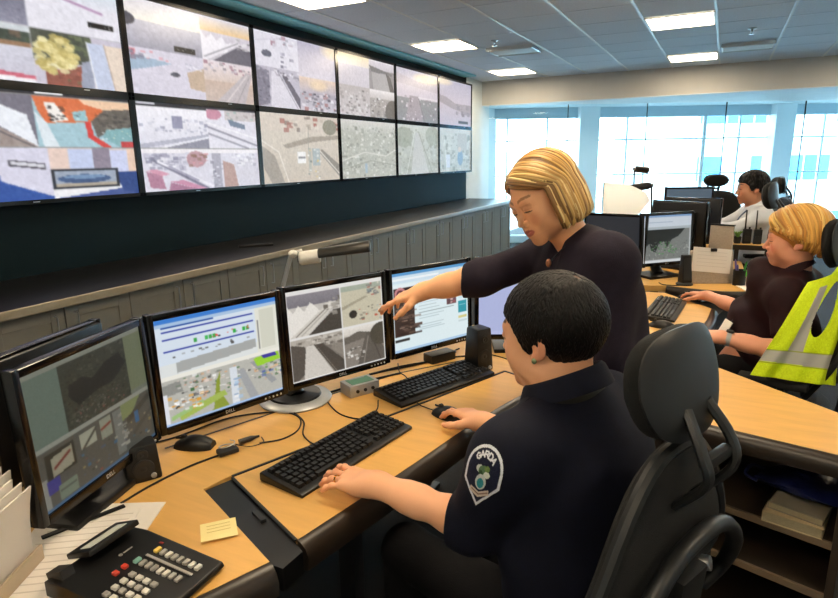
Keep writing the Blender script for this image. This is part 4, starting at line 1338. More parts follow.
class SDF:
    def __init__(s, lo, hi, res):
        s.lo = V3(lo)
        s.res = res
        s.n = np.ceil((V3(hi) - s.lo) / res).astype(int) + 1
        s.d = np.full(s.n, 1.0, np.float32)

    def _win(s, lo, hi, m):
        a = np.clip(np.floor((V3(lo) - m - s.lo) / s.res).astype(int), 0, s.n)
        b = np.clip(np.ceil((V3(hi) + m - s.lo) / s.res).astype(int) + 1, 0, s.n)
        if np.any(b <= a):
            return None, None
        ax = [s.lo[i] + s.res * np.arange(a[i], b[i], dtype=np.float32) for i in range(3)]
        return tuple(slice(a[i], b[i]) for i in range(3)), np.meshgrid(*ax, indexing='ij', sparse=True)

    def _put(s, sl, d, k, sub):
        cur = s.d[sl]
        if sub:
            d = -d
            h = np.maximum(k - np.abs(cur - d), 0) / k
            s.d[sl] = np.maximum(cur, d) + h * h * k * .25
        else:
            h = np.maximum(k - np.abs(cur - d), 0) / k
            s.d[sl] = np.minimum(cur, d) - h * h * k * .25

    def cap(s, a, b, ra, rb=None, k=.01, sub=False, flat=None, cut=None):
        """tapered capsule; flat=(axis, factor) widens it along an axis; cut=(point, normal) trims it"""
        rb = ra if rb is None else rb
        a, b = V3(a), V3(b)
        f = flat[1] if flat else 1.
        m = max(ra, rb) * max(1, f) + k + 2 * s.res
        sl, (X, Y, Z) = s._win(np.minimum(a, b), np.maximum(a, b), m)
        if sl is None:
            return s
        e = b - a
        L = float(e @ e) + 1e-9
        px, py, pz = X - a[0], Y - a[1], Z - a[2]
        t = np.clip((px * e[0] + py * e[1] + pz * e[2]) / L, 0, 1)
        qx, qy, qz = px - t * e[0], py - t * e[1], pz - t * e[2]
        d2 = qx * qx + qy * qy + qz * qz
        if flat:
            u = unit(flat[0]).astype(np.float32)
            c = qx * u[0] + qy * u[1] + qz * u[2]
            d2 = d2 - c * c * (1 - 1 / (f * f))
        d = np.sqrt(np.maximum(d2, 0)) - (ra + (rb - ra) * t)
        if cut:
            p0, nn = V3(cut[0]), unit(cut[1]).astype(np.float32)
            d = np.maximum(d, (X - p0[0]) * nn[0] + (Y - p0[1]) * nn[1] + (Z - p0[2]) * nn[2])
        s._put(sl, d, k, sub)
        return s

    def chain(s, pts, rs, k=.01, **kw):
        for i in range(len(pts) - 1):
            s.cap(pts[i], pts[i + 1], rs[i], rs[i + 1], k, **kw)
        return s

    def ell(s, c, r, R=None, k=.01, sub=False, cut=None):
        c, r = V3(c), V3(r)
        m = float(max(r))
        sl, (X, Y, Z) = s._win(c - m, c + m, k + 2 * s.res)
        if sl is None:
            return s
        px, py, pz = X - c[0], Y - c[1], Z - c[2]
        if R is not None:
            R = np.array(R, np.float32)      # columns = axes
            px, py, pz = [px * R[0, i] + py * R[1, i] + pz * R[2, i] for i in range(3)]
        k0 = np.sqrt((px / r[0]) ** 2 + (py / r[1]) ** 2 + (pz / r[2]) ** 2)
        k1 = np.sqrt((px / r[0] ** 2) ** 2 + (py / r[1] ** 2) ** 2 + (pz / r[2] ** 2) ** 2)
        d = k0 * (k0 - 1) / np.maximum(k1, 1e-6)
        if cut:
            p0, nn = V3(cut[0]), unit(cut[1]).astype(np.float32)
            d = np.maximum(d, (X - p0[0]) * nn[0] + (Y - p0[1]) * nn[1] + (Z - p0[2]) * nn[2])
        s._put(sl, d, k, sub)
        return s

    def half(s, p, n, k=.004):
        """keep only the side opposite to n"""
        ax = [s.lo[i] + s.res * np.arange(s.n[i], dtype=np.float32) for i in range(3)]
        X, Y, Z = np.meshgrid(*ax, indexing='ij', sparse=True)
        n = unit(n)
        d = (X - p[0]) * n[0] + (Y - p[1]) * n[1] + (Z - p[2]) * n[2]
        s.d = np.maximum(s.d, d.astype(np.float32))
        return s

    def folds(s, amp, waves, seed=0):
        """shallow cloth folds"""
        ax = [s.lo[i] + s.res * np.arange(s.n[i], dtype=np.float32) for i in range(3)]
        X, Y, Z = np.meshgrid(*ax, indexing='ij', sparse=True)
        g = np.random.default_rng(seed)
        o = 0
        for i in range(waves):
            v = unit(g.normal(size=3)) * g.uniform(25, 75)
            w = unit(g.normal(size=3)) * g.uniform(6, 14)
            o = o + np.sin(X * v[0] + Y * v[1] + Z * v[2] + 2.2 * np.sin(X * w[0] + Y * w[1] + Z * w[2] + i)) / waves
        s.d = s.d + (amp * o).astype(np.float32)
        return s

    def mesh(s):
        d = s.d
        d[0], d[-1], d[:, 0], d[:, -1], d[:, :, 0], d[:, :, -1] = (1,) * 6
        ins = d < 0
        nx, ny, nz = d.shape
        c = np.zeros((nx - 1, ny - 1, nz - 1), np.uint8)
        for i in (0, 1):
            for j in (0, 1):
                for k in (0, 1):
                    c += ins[i:nx - 1 + i, j:ny - 1 + j, k:nz - 1 + k]
        act = (c > 0) & (c < 8)
        I, J, K = np.nonzero(act)
        idx = np.full(act.shape, -1, np.int64)
        idx[I, J, K] = np.arange(len(I))
        acc = np.zeros((len(I), 3))
        cnt = np.zeros(len(I))
        cs = [(0, 0, 0), (1, 0, 0), (0, 1, 0), (1, 1, 0), (0, 0, 1), (1, 0, 1), (0, 1, 1), (1, 1, 1)]
        es = [(0, 1), (2, 3), (4, 5), (6, 7), (0, 2), (1, 3), (4, 6), (5, 7), (0, 4), (1, 5), (2, 6), (3, 7)]
        vals = [d[I + a, J + b, K + e] for a, b, e in cs]
        for a, b in es:
            va, vb = vals[a], vals[b]
            m = (va < 0) != (vb < 0)
            t = np.where(m, va / np.where(m, va - vb, 1), 0)
            pa, pb = np.array(cs[a]), np.array(cs[b])
            acc += np.where(m[:, None], pa + t[:, None] * (pb - pa), 0)
            cnt += m
        V = np.stack([I, J, K], 1) + acc / cnt[:, None]
        V = s.lo + V * s.res
        Q = []
        x = ins
        # edges along each axis
        for ax in range(3):
            sl0 = [slice(1, -1)] * 3
            sl1 = [slice(1, -1)] * 3
            sl0[ax] = slice(0, -1)
            sl1[ax] = slice(1, None)
            A, Bb = x[tuple(sl0)], x[tuple(sl1)]
            P = np.argwhere(A != Bb)
            if not len(P):
                continue
            flip = A[P[:, 0], P[:, 1], P[:, 2]]
            off = np.ones(3, int)
            off[ax] = 0
            P = P + off
            u, v = [(1, 2), (2, 0), (0, 1)][ax]
            eu, ev = np.eye(3, dtype=int)[u], np.eye(3, dtype=int)[v]
            q = [P - eu - ev, P - ev, P, P - eu]
            q = np.stack([idx[a[:, 0], a[:, 1], a[:, 2]] for a in q], 1)
            q[~flip] = q[~flip][:, ::-1]
            Q.append(q)
        return V, np.concatenate(Q)


def emit_mesh(name, blocks, m, parent, loc=(0, 0, 0), cols=None):
    """blocks = [(V, Q)] joined into one object with local coordinates relative to loc"""
    Vs, Qs, n = [], [], 0
    for V, Q in blocks:
        Vs.append(V)
        Qs.append(Q + n)
        n += len(V)
    V = np.concatenate(Vs) - np.array(loc)
    me = np_mesh(name, V, np.concatenate(Qs), True)
    if cols is not None:
        ca = me.color_attributes.new('Col', 'FLOAT_COLOR', 'POINT')
        c = np.concatenate(cols)
        ca.data.foreach_set('color', np.concatenate([c, np.ones((len(c), 1))], 1).astype(np.float32).ravel())
    me.materials.append(m)
    o = bpy.data.objects.new(name, me)
    COL.objects.link(o)
    o.parent = parent
    return o


def basis(fwd, up):
    """columns: person's right, forward, up"""
    f = unit(fwd)
    u = np.array(up, float)
    u = unit(u - f * (u @ f))
    r = np.cross(f, u)
    return np.stack([r, f, u], 1)


def xf(V, R, c):
    return V @ np.asarray(R).T + np.array(c)


SKIN = lin([.86, .62, .50])


def head_block(R, c, neck_base, skin, lips=(.72, .36, .33), brow=(.35, .22, .12), blush=.35, wide=1.0, jaw=1.0, nose=1.0, lid=.45, neck_r=.052, res=.0024, smile=0.):
    nb = np.linalg.inv(np.asarray(R)) @ (np.array(neck_base) - np.array(c))
    lo = np.minimum(V3((-.11, -.13, -.14)), V3(nb) - .08)
    hi = np.maximum(V3((.11, .14, .14)), V3(nb) + .08)
    s = SDF(lo, hi, res)
    w = wide
    s.ell((0, -.014, .034), (.074 * w, .096, .086), k=.01)
    s.ell((0, .036, .0), (.062 * w, .056, .088), k=.03)
    s.ell((0, .036, -.062), (.053 * w * jaw, .054, .048), k=.03)
    s.ell((0, .078, -.099), (.021 * jaw, .017, .016), k=.028)
    for q in (-1, 1):
        s.ell((q * .040 * w, .062, -.028), (.024, .022, .028), k=.03)
        s.ell((q * .045 * w, .015, -.068), (.016, .03, .022), k=.03)
    s.cap((-.034 * w, .081, .024), (.034 * w, .081, .024), .011, .011, k=.022)
    for q in (-1, 1):
        s.ell((q * .031 * w, .101, .003), (.017, .013, .0105), k=.014, sub=True)
    s.cap((0, .088, .014), (0, .1085 + .004 * nose, -.028), .0062, .0092 * nose, k=.013)
    for q in (-1, 1):
        s.ell((q * .0105, .0985, -.0335), (.0072 * nose, .009, .0066), k=.007)
        s.ell((q * .006, .104, -.0405), (.0032, .005, .003), k=.003, sub=True)
    s.ell((0, .088, -.062), (.026, .013, .018), k=.02)
    s.cap((-.019, .088 - .004, -.060 + .003 * smile), (0, .1005, -.0575), .0042, .0052, k=.006)
    s.cap((.019, .088 - .004, -.060 + .003 * smile), (0, .1005, -.0575), .0042, .0052, k=.006)
    s.cap((-.015, .089, -.0655), (.015, .089, -.0655), .0052, .0052, k=.006)
    s.ell((0, .0975, -.0665), (.011, .0055, .0055), k=.006)
    s.cap((-.021, .0935, -.0618 + .004 * smile), (0, .1055, -.0622), .0014, .0016, k=.002, sub=True)
    s.cap((.021, .0935, -.0618 + .004 * smile), (0, .1055, -.0622), .0014, .0016, k=.002, sub=True)
    # lids over the eyeballs
    for q in (-1, 1):
        e = V3((q * .031 * w, .083, .003))
        s.ell(e + V3((0, .0006, .0065 - .005 * lid)), (.0165, .0145, .0095 + .0025 * lid), k=.006)
        s.ell(e + V3((0, .0, -.0095)), (.015, .012, .006), k=.006)
    for q in (-1, 1):       # ears
        Re = np.array(Matrix.Rotation(q * .35, 3, 'Z') @ Matrix.Rotation(-.15, 3, 'X'))
        s.ell((q * .079 * w, -.010, -.004), (.0085, .018, .031), R=Re, k=.008)
        s.ell((q * .0845 * w, -.004, .0), (.005, .010, .018), R=Re, k=.005, sub=True)
        s.ell((q * .0755 * w, .001, -.030), (.0055, .009, .010), k=.008)
    s.cap((0, -.022, -.045), nb, neck_r, neck_r * 1.1, k=.03)
    s.cap((0, .005, -.07), nb + V3((0, .012, 0)), neck_r * .82, neck_r, k=.03)
    V, Q = s.mesh()
    x, y, z = V.T
    col = np.tile(skin, (len(V), 1))

    def blend(m, cc, a=1.):
        m = np.clip(m, 0, 1)[:, None] * a
        col[:] = col * (1 - m) + np.array(lin(cc)) * m
    for q in (-1, 1):
        d = np.sqrt(((x - q * .043) / .026) ** 2 + ((z + .030) / .024) ** 2)
        blend((1 - d) * 1.5 * (y > .03), (.85, .45, .38), blush)
        bz = .0315 + .007 * np.sin(np.clip((np.abs(x) - .012) / .04, 0, 1) * PI * .8)
        blend(((x * q > .011) & (x * q < .050) & (np.abs(z - bz) < .0042 - .0018 * np.clip((np.abs(x) - .03) / .02, 0, 1)) & (y > .05)).astype(float), brow, .85)
        e = (q * .031 * w, .083, .003)
        dd = np.abs(z - (e[2] - .0022 + .004 - .0085 * lid + .0015 * (1 - ((x - e[0]) / .015) ** 2)))
        blend(((np.abs(x - e[0]) < .0165) & (dd < .0019) & (y > .082)).astype(float), (.10, .06, .05), .9)
        blend(((np.abs(x - e[0]) < .018) & (z > .004) & (z < .019) & (y > .06)).astype(float), (.70, .42, .34), .3)
    ml = (np.abs(x) < .0255) & (y > .078) & (z < -.0535 - .1 * 0 + .0) & (z > -.0735) & (np.abs(z + .0625) < .0115 * (1 - (np.abs(x) / .027) ** 2.2) + .001)
    blend(ml.astype(float), lips, .85)
    blend(((z < -.075) & (y > .0)).astype(float) * .5, (.80, .50, .40), .25)
    blend(np.clip((np.abs(x) - .076) / .006, 0, 1) * (np.abs(y + .008) < .025), (.84, .48, .40), .35)
    V = xf(V, R, c)
    return V, Q, col


def eye_objs(R, c, parent, loc, wide=1.0, iris=(.25, .32, .38)):
    for q in (-1, 1):
        b = B().ell((0, 0, 0), (.0118, .0118, .0118), nu=20, nv=16)
        V = np.array(b.v)
        me_cols = np.tile(np.array([.82, .80, .78]), (len(V), 1))
        fy = V[:, 1] / .0118
        fz = V[:, 2] / .0118
        ang = np.hypot(V[:, 0], V[:, 2] + .0025) / .0118
        me_cols[(ang < .52) & (fy > 0)] = lin(iris)
        me_cols[(ang < .24) & (fy > 0)] = (.005, .005, .005)
        W = xf(V + np.array([q * .031 * wide, .0835, .003]), R, c) - np.array(loc)
        m = MB()
        m.v = [tuple(p) for p in W]
        m.f = b.f
        o = m.build('eye', mat_attr('eye_surface', rough=.12, spec=.6), parent)
        ca = o.data.color_attributes.new('Col', 'FLOAT_COLOR', 'POINT')
        ca.data.foreach_set('color', np.concatenate([me_cols, np.ones((len(V), 1))], 1).astype(np.float32).ravel())


def hand_block(wrist, fdir, back, side, elbow, skin, curl=(.35, .45, .3), curls=None, thumb=0., spread=.06, arm_r=(.026, .043), res=.0024, scale=1.0, thumb_in=.0):
    """side +1 = left hand, -1 = right hand (which side the thumb lies on, palm down)"""
    f = unit(fdir)
    n = np.array(back, float)
    n = unit(n - f * (n @ f))
    x = np.cross(f, n)               # person's right for a palm-down hand
    R = np.stack([x, f, n], 1)
    el = R.T @ (np.array(elbow) - np.array(wrist))
    lo = np.minimum(V3((-.10, -.02, -.12)), V3(el) - .07)
    hi = np.maximum(V3((.10, .21, .06)), V3(el) + .07)
    s = SDF(lo, hi, res)
    ts = side
    q = scale
    bx = [.029, .0095, -.0095, -.0275]
    by = [.088, .092, .087, .077]
    ln = [.074, .082, .075, .058]
    rr = [.0079, .0081, .0077, .0068]
    s.cap((0, -.005, 0), (0, .03, 0), .021 * q, .022 * q, k=.02, flat=((1, 0, 0), 1.35))
    for i in range(4):
        s.cap((bx[i] * .6 * ts * q, .015, 0), (bx[i] * ts * q, by[i] * q, .002), .0135 * q, .0112 * q, k=.014)
    s.ell((.016 * ts * q, .038 * q, -.012), (.017 * q, .030 * q, .014 * q), k=.015)
    s.ell((-.020 * ts * q, .040 * q, -.010), (.014 * q, .032 * q, .012 * q), k=.015)
    for i in range(4):
        cc = curls[i] if curls else curl
        a = 0
        p = np.array([bx[i] * ts, by[i], .001]) * q
        sp = spread * (1.5 - i) * ts * .6
        parts = [.46, .30, .24]
        r0 = rr[i] * q
        for j in range(3):
            a += cc[j]
            dv = np.array([math.sin(sp) * math.cos(a), math.cos(sp) * math.cos(a), -math.sin(a)])
            p2 = p + dv * ln[i] * parts[j] * q
            s.cap(p, p2, r0 * (1 - .06 * j), r0 * (.93 - .07 * j), k=.0035 if j else .006)
            s.ell(p + np.array([0, 0, .0012]), (r0 * 1.03,) * 3, k=.004)
            p = p2
    tb = np.array([.026 * ts, .018, -.006]) * q
    t1 = tb + np.array([.024 * ts * (1 - thumb_in), .032 + .008 * thumb_in, -.010 - .008 * thumb]) * q
    t2 = t1 + np.array([.010 * ts * (1 - 2.4 * thumb_in), .030, -.008 - .008 * thumb]) * q
    t3 = t2 + np.array([.001 * ts, .025, -.005 - .006 * thumb]) * q
    s.chain([tb, t1, t2, t3], [.0145 * q, .0115 * q, .0098 * q, .0078 * q], k=.008)
    e = el
    s.cap((0, .0, 0), e * .45, arm_r[0], arm_r[0] * .45 + arm_r[1] * .55, k=.02, flat=((1, 0, 0), 1.18))
    s.cap(e * .35, e * .85, arm_r[0] * .5 + arm_r[1] * .5, arm_r[1], k=.02)
    s.cap(e * .8, e, arm_r[1], arm_r[1] * .9, k=.02)
    V, Q = s.mesh()
    col = np.tile(skin, (len(V), 1))
    # redder knuckles and fingertips, paler nails
    y = V[:, 1]
    m = np.clip((y - .07) / .1, 0, 1)[:, None] * .3
    col = col * (1 - m) + np.array(lin((.86, .52, .42))) * m
    V = xf(V, R, wrist)
    return V, Q, col


# ------------------------------------------------------------------ hair
def lock_mesh(paths, n=6):
    """paths = [(points, radii, colour, flat_axis, flat)]; one mesh of many locks, with colours"""
    Vs, Qs, Cs, k = [], [], [], 0
    for pts, rad, col, fa, fl in paths:
        P = np.array(pts, float)
        m = len(P)
        T = np.gradient(P, axis=0)
        T /= np.linalg.norm(T, axis=1)[:, None] + 1e-9
        A = np.array(fa, float)
        if A.ndim == 1:
            A = np.tile(A, (m, 1))
        U = A - T * (T * A).sum(1)[:, None]       # outward (thin) direction
        U /= np.linalg.norm(U, axis=1)[:, None] + 1e-9
        Wd = np.cross(T, U)
        r = np.array(rad)[:, None]
        rows = []
        for j in range(n):
            a = 2 * PI * j / n
            rows.append(P + Wd * r * math.cos(a) + U * r * fl * math.sin(a))
        V = np.stack(rows, 1).reshape(-1, 3)
        I = np.arange(m * n).reshape(m, n)
        q = np.stack([I[:-1], np.roll(I, -1, 1)[:-1], np.roll(I, -1, 1)[1:], I[1:]], -1).reshape(-1, 4)
        Vs.append(V)
        Qs.append(q + k)
        Cs.append(np.tile(np.array(col), (len(V), 1)))
        k += len(V)
    return np.concatenate(Vs), np.concatenate(Qs), np.concatenate(Cs)


def cr(pts, n=5):
    return np.array([tuple(p) for p in bez(pts, n)])


def meridian_hair(R, c, crown, zline, cols, N=420, off=.010, length=(.5, 1.0), rad=.006, centre=(0, -.012, .032), radii=(.076, .098, .088), seed=3, lift=.004, drop=0., tmax=2.6, swirl=0.3, base_col=None, jitter=.05, wide=1., tspan=None, tmin=0.):
    """hair growing outwards from a crown whorl over the scalp; zline(y, x) = lower hairline"""
    g = np.random.default_rng(seed)
    ctr = np.array(centre)
    rd = np.array(radii) * np.array([wide, 1, 1])
    d0 = unit(crown)
    e1 = unit(np.cross(d0, [0, 1, .2]))
    e2 = np.cross(d0, e1)
    paths = []
    for i in range(N):
        ph = g.uniform(0, 2 * PI)  # azimuth about the crown
        t0 = g.uniform(tmin, tspan or tmax * .82)
        L = g.uniform(*length)
        pts, nrm, rr = [], [], []
        m = 7 if L < .9 else 12
        for j in range(m):
            u = j / (m - 1)
            th = t0 + L * u
            pp = ph + swirl * (th) + jitter * math.sin(5 * u + i)
            dv = math.cos(th) * d0 + math.sin(th) * (math.cos(pp) * e1 + math.sin(pp) * e2)
            o = off * (.55 + .6 * math.sin(PI * min(1, .25 + .75 * u)) ** .7) + lift * u * g.uniform(.5, 1.3)
            p = ctr + rd * dv + dv * o
            p[2] -= drop * u * u
            if p[2] < zline(p[1], p[0]):
                break
            pts.append(p)
            nrm.append(dv)
            rr.append(rad * (.5 + .9 * math.sin(PI * (.15 + .8 * u))))
        if len(pts) < 3:
            continue
        rr[-1] *= .25
        col = np.array(cols[g.integers(len(cols))])
        paths.append((xf(np.array(pts), R, c), rr, col, xf(np.array(nrm), R, (0, 0, 0)), .45))
    return lock_mesh(paths)


def parted_hair(R, c, cols, N, part, yr, al, drop, seed, off=.008, rad=.0045, el=lambda w: -.05, curl=.25, rv=(.079, .103, .092), ctr=(0, -.014, .030), flip=0., one_side=.5):
    """longer hair combed from a parting: each lock runs over the skull, then hangs by drop(w)"""
    g = np.random.default_rng(seed)
    ctr = np.array(ctr)
    out = []
    for i in range(N):
        sd = -1 if g.random() < one_side else 1
        w = g.random()
        lay = g.random()
        r = np.array(rv) + off * (.35 + 1.2 * lay)
        y0 = yr[0] + (yr[1] - yr[0]) * w + g.normal(0, .004)
        ny = np.clip((y0 - ctr[1]) / r[1], -.95, .95)
        rem = math.sqrt(1 - ny * ny)
        d0 = np.array([rem * math.sin(part), ny, rem * math.cos(part)])
        a = math.radians(al[0] + (al[1] - al[0]) * w ** .85 + g.normal(0, 4))
        d1 = unit([sd * math.sin(a), math.cos(a), el(w)])
        om = math.acos(np.clip(d0 @ d1, -1, 1))
        P = []
        m = 8
        for j in range(m):
            u = j / (m - 1)
            d = (math.sin((1 - u) * om) * d0 + math.sin(u * om) * d1) / math.sin(om)
            lift = 1 + .05 * math.sin(PI * u) * lay
            P.append(ctr + r * d * lift)
        e = P[-1]
        D = drop(w) * (.85 + .3 * g.random())
        hz = np.array([d1[0], d1[1], 0])
        for q, inn in ((.35, .04), (.7, .02), (.9, -curl * .35), (1.0, -curl * .8)):
            if D > .012:
                k = inn * .1 + (flip * .02 * (q > .8) * (lay > .5))
                P.append(e + hz * k + np.array([0, 0, -D * q]))
        P = cr([tuple(p) for p in P], 3)
        u = np.linspace(0, 1, len(P))
        rr = rad * (.3 + .9 * np.sin(np.pi * (.08 + .84 * u)) ** .6) * g.uniform(.7, 1.3)
        cc = np.array(cols[g.integers(len(cols))]) * g.uniform(.85, 1.1)
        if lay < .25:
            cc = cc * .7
        out.append((xf(P, R, c), rr, cc, xf(P - ctr, R, (0, 0, 0)), .5))
    return lock_mesh(out, 6)


def cap_block(R, c, zline, off, col, centre=(0, -.012, .032), radii=(.076, .098, .088), res=.0035, wide=1., extra=None):
    """solid under-layer of hair: a shell cut along the hairline"""
    s = SDF((-.13, -.16, -.14), (.13, .15, .16), res)
    r = np.array(radii) * np.array([wide, 1, 1]) + off
    s.ell(centre, r, k=.005)
    if extra:
        extra(s)
    ax = [s.lo[i] + s.res * np.arange(s.n[i], dtype=np.float32) for i in range(3)]
    X, Y, Z = np.meshgrid(*ax, indexing='ij')
    s.d = np.maximum(s.d, ((np.vectorize(zline)(Y, X) if not getattr(zline, 'vec', False) else zline(Y, X)) - Z).astype(np.float32))
    V, Q = s.mesh()
    return xf(V, R, c), Q, np.tile(np.array(col), (len(V), 1))


def zl(tab, face=None):
    ys = np.array([a for a, b in tab])
    zz = np.array([b for a, b in tab])

    def f(y, x):
        return np.interp(y, ys, zz)
    f.vec = True
    return f


M_skin = mat_attr('skin', rough=.45, spec=.35, sss=.0, bump=(900, .06))
M_hair_d = mat_attr('hair_dark', rough=.5, spec=.25)
M_hair_b = mat_attr('hair_blonde', rough=.42, spec=.4)


def collar(name, m, parent, loc, centre, R, rx, ry, h, gap=.5, thick=.004, flare=.02, droop=0.):
    """shirt collar: a folded band around the neck, open at the front"""
    rs = []
    n = 30
    for i in range(n + 1):
        a = -PI / 2 * 0 + (gap / 2) + (2 * PI - gap) * i / n + PI / 2
        ca, sa = math.cos(a), math.sin(a)
        fr = max(0, sa)                      # 1 at the front
        ring = []
        for o, z in ((0, 0), (.002, h * .9), (.006, h), (flare * .5, h * .85), (flare + .01 * fr, -h * .1 - droop * fr), (flare - thick + .01 * fr, -h * .05 - droop * fr), (flare * .45, h * .6), (thick, h * .5), (-thick + .001, 0)):
            p = np.array([(rx + o) * ca, (ry + o) * sa, z - .25 * ry * sa])
            ring.append(tuple(xf(p, R, centre) - np.array(loc)))
        rs.append(ring)
    return B().rings(rs).build(name, m, parent, angle=60)

# ================================================================== PEOPLE
from mathutils.bvhtree import BVHTree
A3 = lambda *p: np.array(p, float)
Z3 = A3(0, 0, 1)
M_navy = mat('navy_shirt', '#0a0e20', .8, spec=.25, noise=(40, .15), bump=(300, .15))
M_navyt = mat('navy_trousers', '#050509', .85, spec=.2, noise=(50, .15), bump=(300, .2))
M_plum = mat('dark_plum_sweater', '#221c29', .85, spec=.25, noise=(60, .12), bump=(500, .3))
M_maroon = mat('maroon_shirt', '#22080f', .75, spec=.25, noise=(30, .2), bump=(200, .15))
M_whites = mat('white_shirt', '#cfd3da', .75, noise=(20, .05), bump=(150, .15))
M_shoe = mat('black_leather', '#0c0b0b', .35)
M_gold = mat('gold', '#d8b060', .25, metal=1.)


def shoe(name, parent, loc, ankle, fwd):
    f = unit(A3(fwd[0], fwd[1], 0))
    s = SDF(A3(*ankle) - .32, A3(*ankle) + .32, .008)
    a = A3(ankle[0], ankle[1], 0)
    s.cap(a - f * .05 + Z3 * .042, a + f * .16 + Z3 * .032, .040, .034, k=.02)
    s.cap(a + Z3 * .04, A3(*ankle) + Z3 * .02, .042, .044, k=.03)
    s.half((0, 0, .004), (0, 0, -1))
    emit_mesh(name, [s.mesh()], M_shoe, parent, loc)


def legs_block(hips, knees, ankles, r=(.085, .062, .045), k=.05, pelvis=None, res=.009, pr=(.17, .12, .13), R=None):
    pts = np.array(list(hips) + list(knees) + list(ankles) + ([pelvis] if pelvis is not None else []))
    s = SDF(pts.min(0) - .22, pts.max(0) + .22, res)
    if pelvis is not None:
        s.ell(pelvis, pr, R=R, k=.02)
    for h, kn, an in zip(hips, knees, ankles):
        s.cap(h, kn, r[0], r[1], k=k)
        s.cap(kn, an, r[1], r[2], k=.02)
    s.folds(.004, 4, 5)
    return s.mesh()


# ---------------------------------------------------------------- the seated officer in the foreground
OL = A3(-.22, 1.18, 0)
of = thing('person', 'person in dark navy uniform shirt with shield sleeve patch, seated typing in the foreground', 'person', OL)
g = unit(A3(-.93, .36, 0))
rt = A3(g[1], -g[0], 0)
RB = np.stack([rt, g, Z3], 1)
H = A3(-.292, 1.197, 1.186)
RH = basis(A3(-.965, .20, -.16), Z3)
NB = A3(-.258, 1.185, 1.045)
Ls, Rs_ = A3(-.322, 1.000, .992), A3(-.195, 1.350, .992)
Le, Lw = A3(-.405, 1.040, .80), A3(-.650, 1.058, .820)
Re, Rw = A3(-.330, 1.475, .785), A3(-.555, 1.500, .806)
OSK = lin([.93, .69, .53])
blocks, cols_ = [], []
for bk in (head_block(RH, H, NB, OSK, lips=(.72, .40, .36), brow=(.08, .06, .05), wide=1.04, jaw=1.1, neck_r=.058, blush=.3),
           hand_block(Lw, A3(-.98, .10, -.13), A3(.05, -.12, 1), 1, Le, OSK, curls=[(-.02, .32, .25), (.0, .34, .25), (.02, .34, .25), (.02, .3, .22)], thumb=.2, spread=.26, arm_r=(.0255, .038), scale=1.04),
           hand_block(Rw, A3(-.90, .42, .02), A3(.1, .1, 1), -1, Re, OSK, curls=[(.22, .40, .25), (.22, .45, .3), (.32, .6, .45), (.4, .6, .45)], thumb=.35, arm_r=(.028, .041), scale=.96)):
    blocks.append(bk[:2])
    cols_.append(bk[2])
s = SDF((-.75, .7, .4), (.2, 1.7, 1.2), .012)          # body under the clothes joins head and arms
s.ell((-.215, 1.18, .88), (.15, .09, .14), R=RB, k=.03).ell((-.225, 1.185, .68), (.15, .11, .16), R=RB, k=.05)
s.cap(Ls, Rs_, .045, .045, k=.05).cap(NB, (-.23, 1.18, .9), .045, .07, k=.04).cap(Ls, Le, .042, .038, k=.03).cap(Rs_, Re, .042, .038, k=.03)
bk = s.mesh()
blocks.append(bk)
cols_.append(np.tile(OSK, (len(bk[0]), 1)))
emit_mesh('body', blocks, M_skin, of, OL, cols_)
eye_objs(RH, H, of, OL, 1.04, (.16, .10, .07))

s = SDF((-.66, .70, .42), (.16, 1.72, 1.18), .0055)
s.ell((-.205, 1.175, .90), (.185, .128, .165), R=RB, k=.03)
s.ell((-.220, 1.185, .72), (.195, .150, .16), R=RB, k=.08)
s.ell((-.190, 1.170, .60), (.200, .155, .10), R=RB, k=.06)
s.cap(Ls + A3(.02, .04, -.01), Rs_ + A3(.0, -.04, -.01), .068, .068, k=.06)
s.cap(NB + A3(.01, 0, -.015), Ls, .062, .055, k=.06)
s.cap(NB + A3(.01, 0, -.015), Rs_, .062, .055, k=.06)
s.cap(NB - Z3 * .01, NB - Z3 * .05, .060, .08, k=.03)
dL = unit(Le - Ls)
s.cap(Ls, Le, .066, .060, k=.05)
dF = unit(Lw - Le)
s.cap(Le, Le + dF * .09, .062, .060, k=.03, cut=(Le + dF * .035, dF))
s.cap(Rs_, Re, .064, .058, k=.05)
dF2 = unit(Rw - Re)
s.cap(Re, Re + dF2 * .09, .060, .057, k=.03, cut=(Re + dF2 * .13, dF2))
s.cap(H + RH @ A3(0, -.02, -.08), NB + A3(0, 0, .012), .056, .060, k=.004, sub=True, cut=None) if False else None
s.folds(.0045, 6, 2)
shirt_VQ = s.mesh()
emit_mesh('uniform_shirt', [shirt_VQ], M_navy, of, OL)
collar('collar', M_navy, of, OL, NB + A3(.004, -.002, .024), basis(A3(-.93, .36, -.25), A3(-.22, .08, 1)), .072, .076, .040, gap=.7, flare=.026, droop=.012)
# lanyard strap lying over the collar
lan = []
Rl = basis(A3(-.93, .36, -.35), A3(-.3, .1, 1))
rs = []
for i in range(25):
    a = -PI * .95 + PI * 1.0 * i / 24
    p = A3(.094 * math.cos(a), .082 * math.sin(a), .012)
    q = xf(p, Rl, NB) - OL
    up = Rl @ A3(.3 * math.cos(a), .3 * math.sin(a), 1)
    out = Rl @ A3(math.cos(a), math.sin(a), -.3)
    rs.append([tuple(q + up * .011 + out * .002), tuple(q + up * .011 + out * .005), tuple(q - up * .011 + out * .006), tuple(q - up * .011 + out * .003)])
B().rings(rs).build('lanyard', mat('lanyard_olive', '#2c2a22', .6), of)
q = xf(A3(-.090, -.030, .010), Rl, NB) - OL
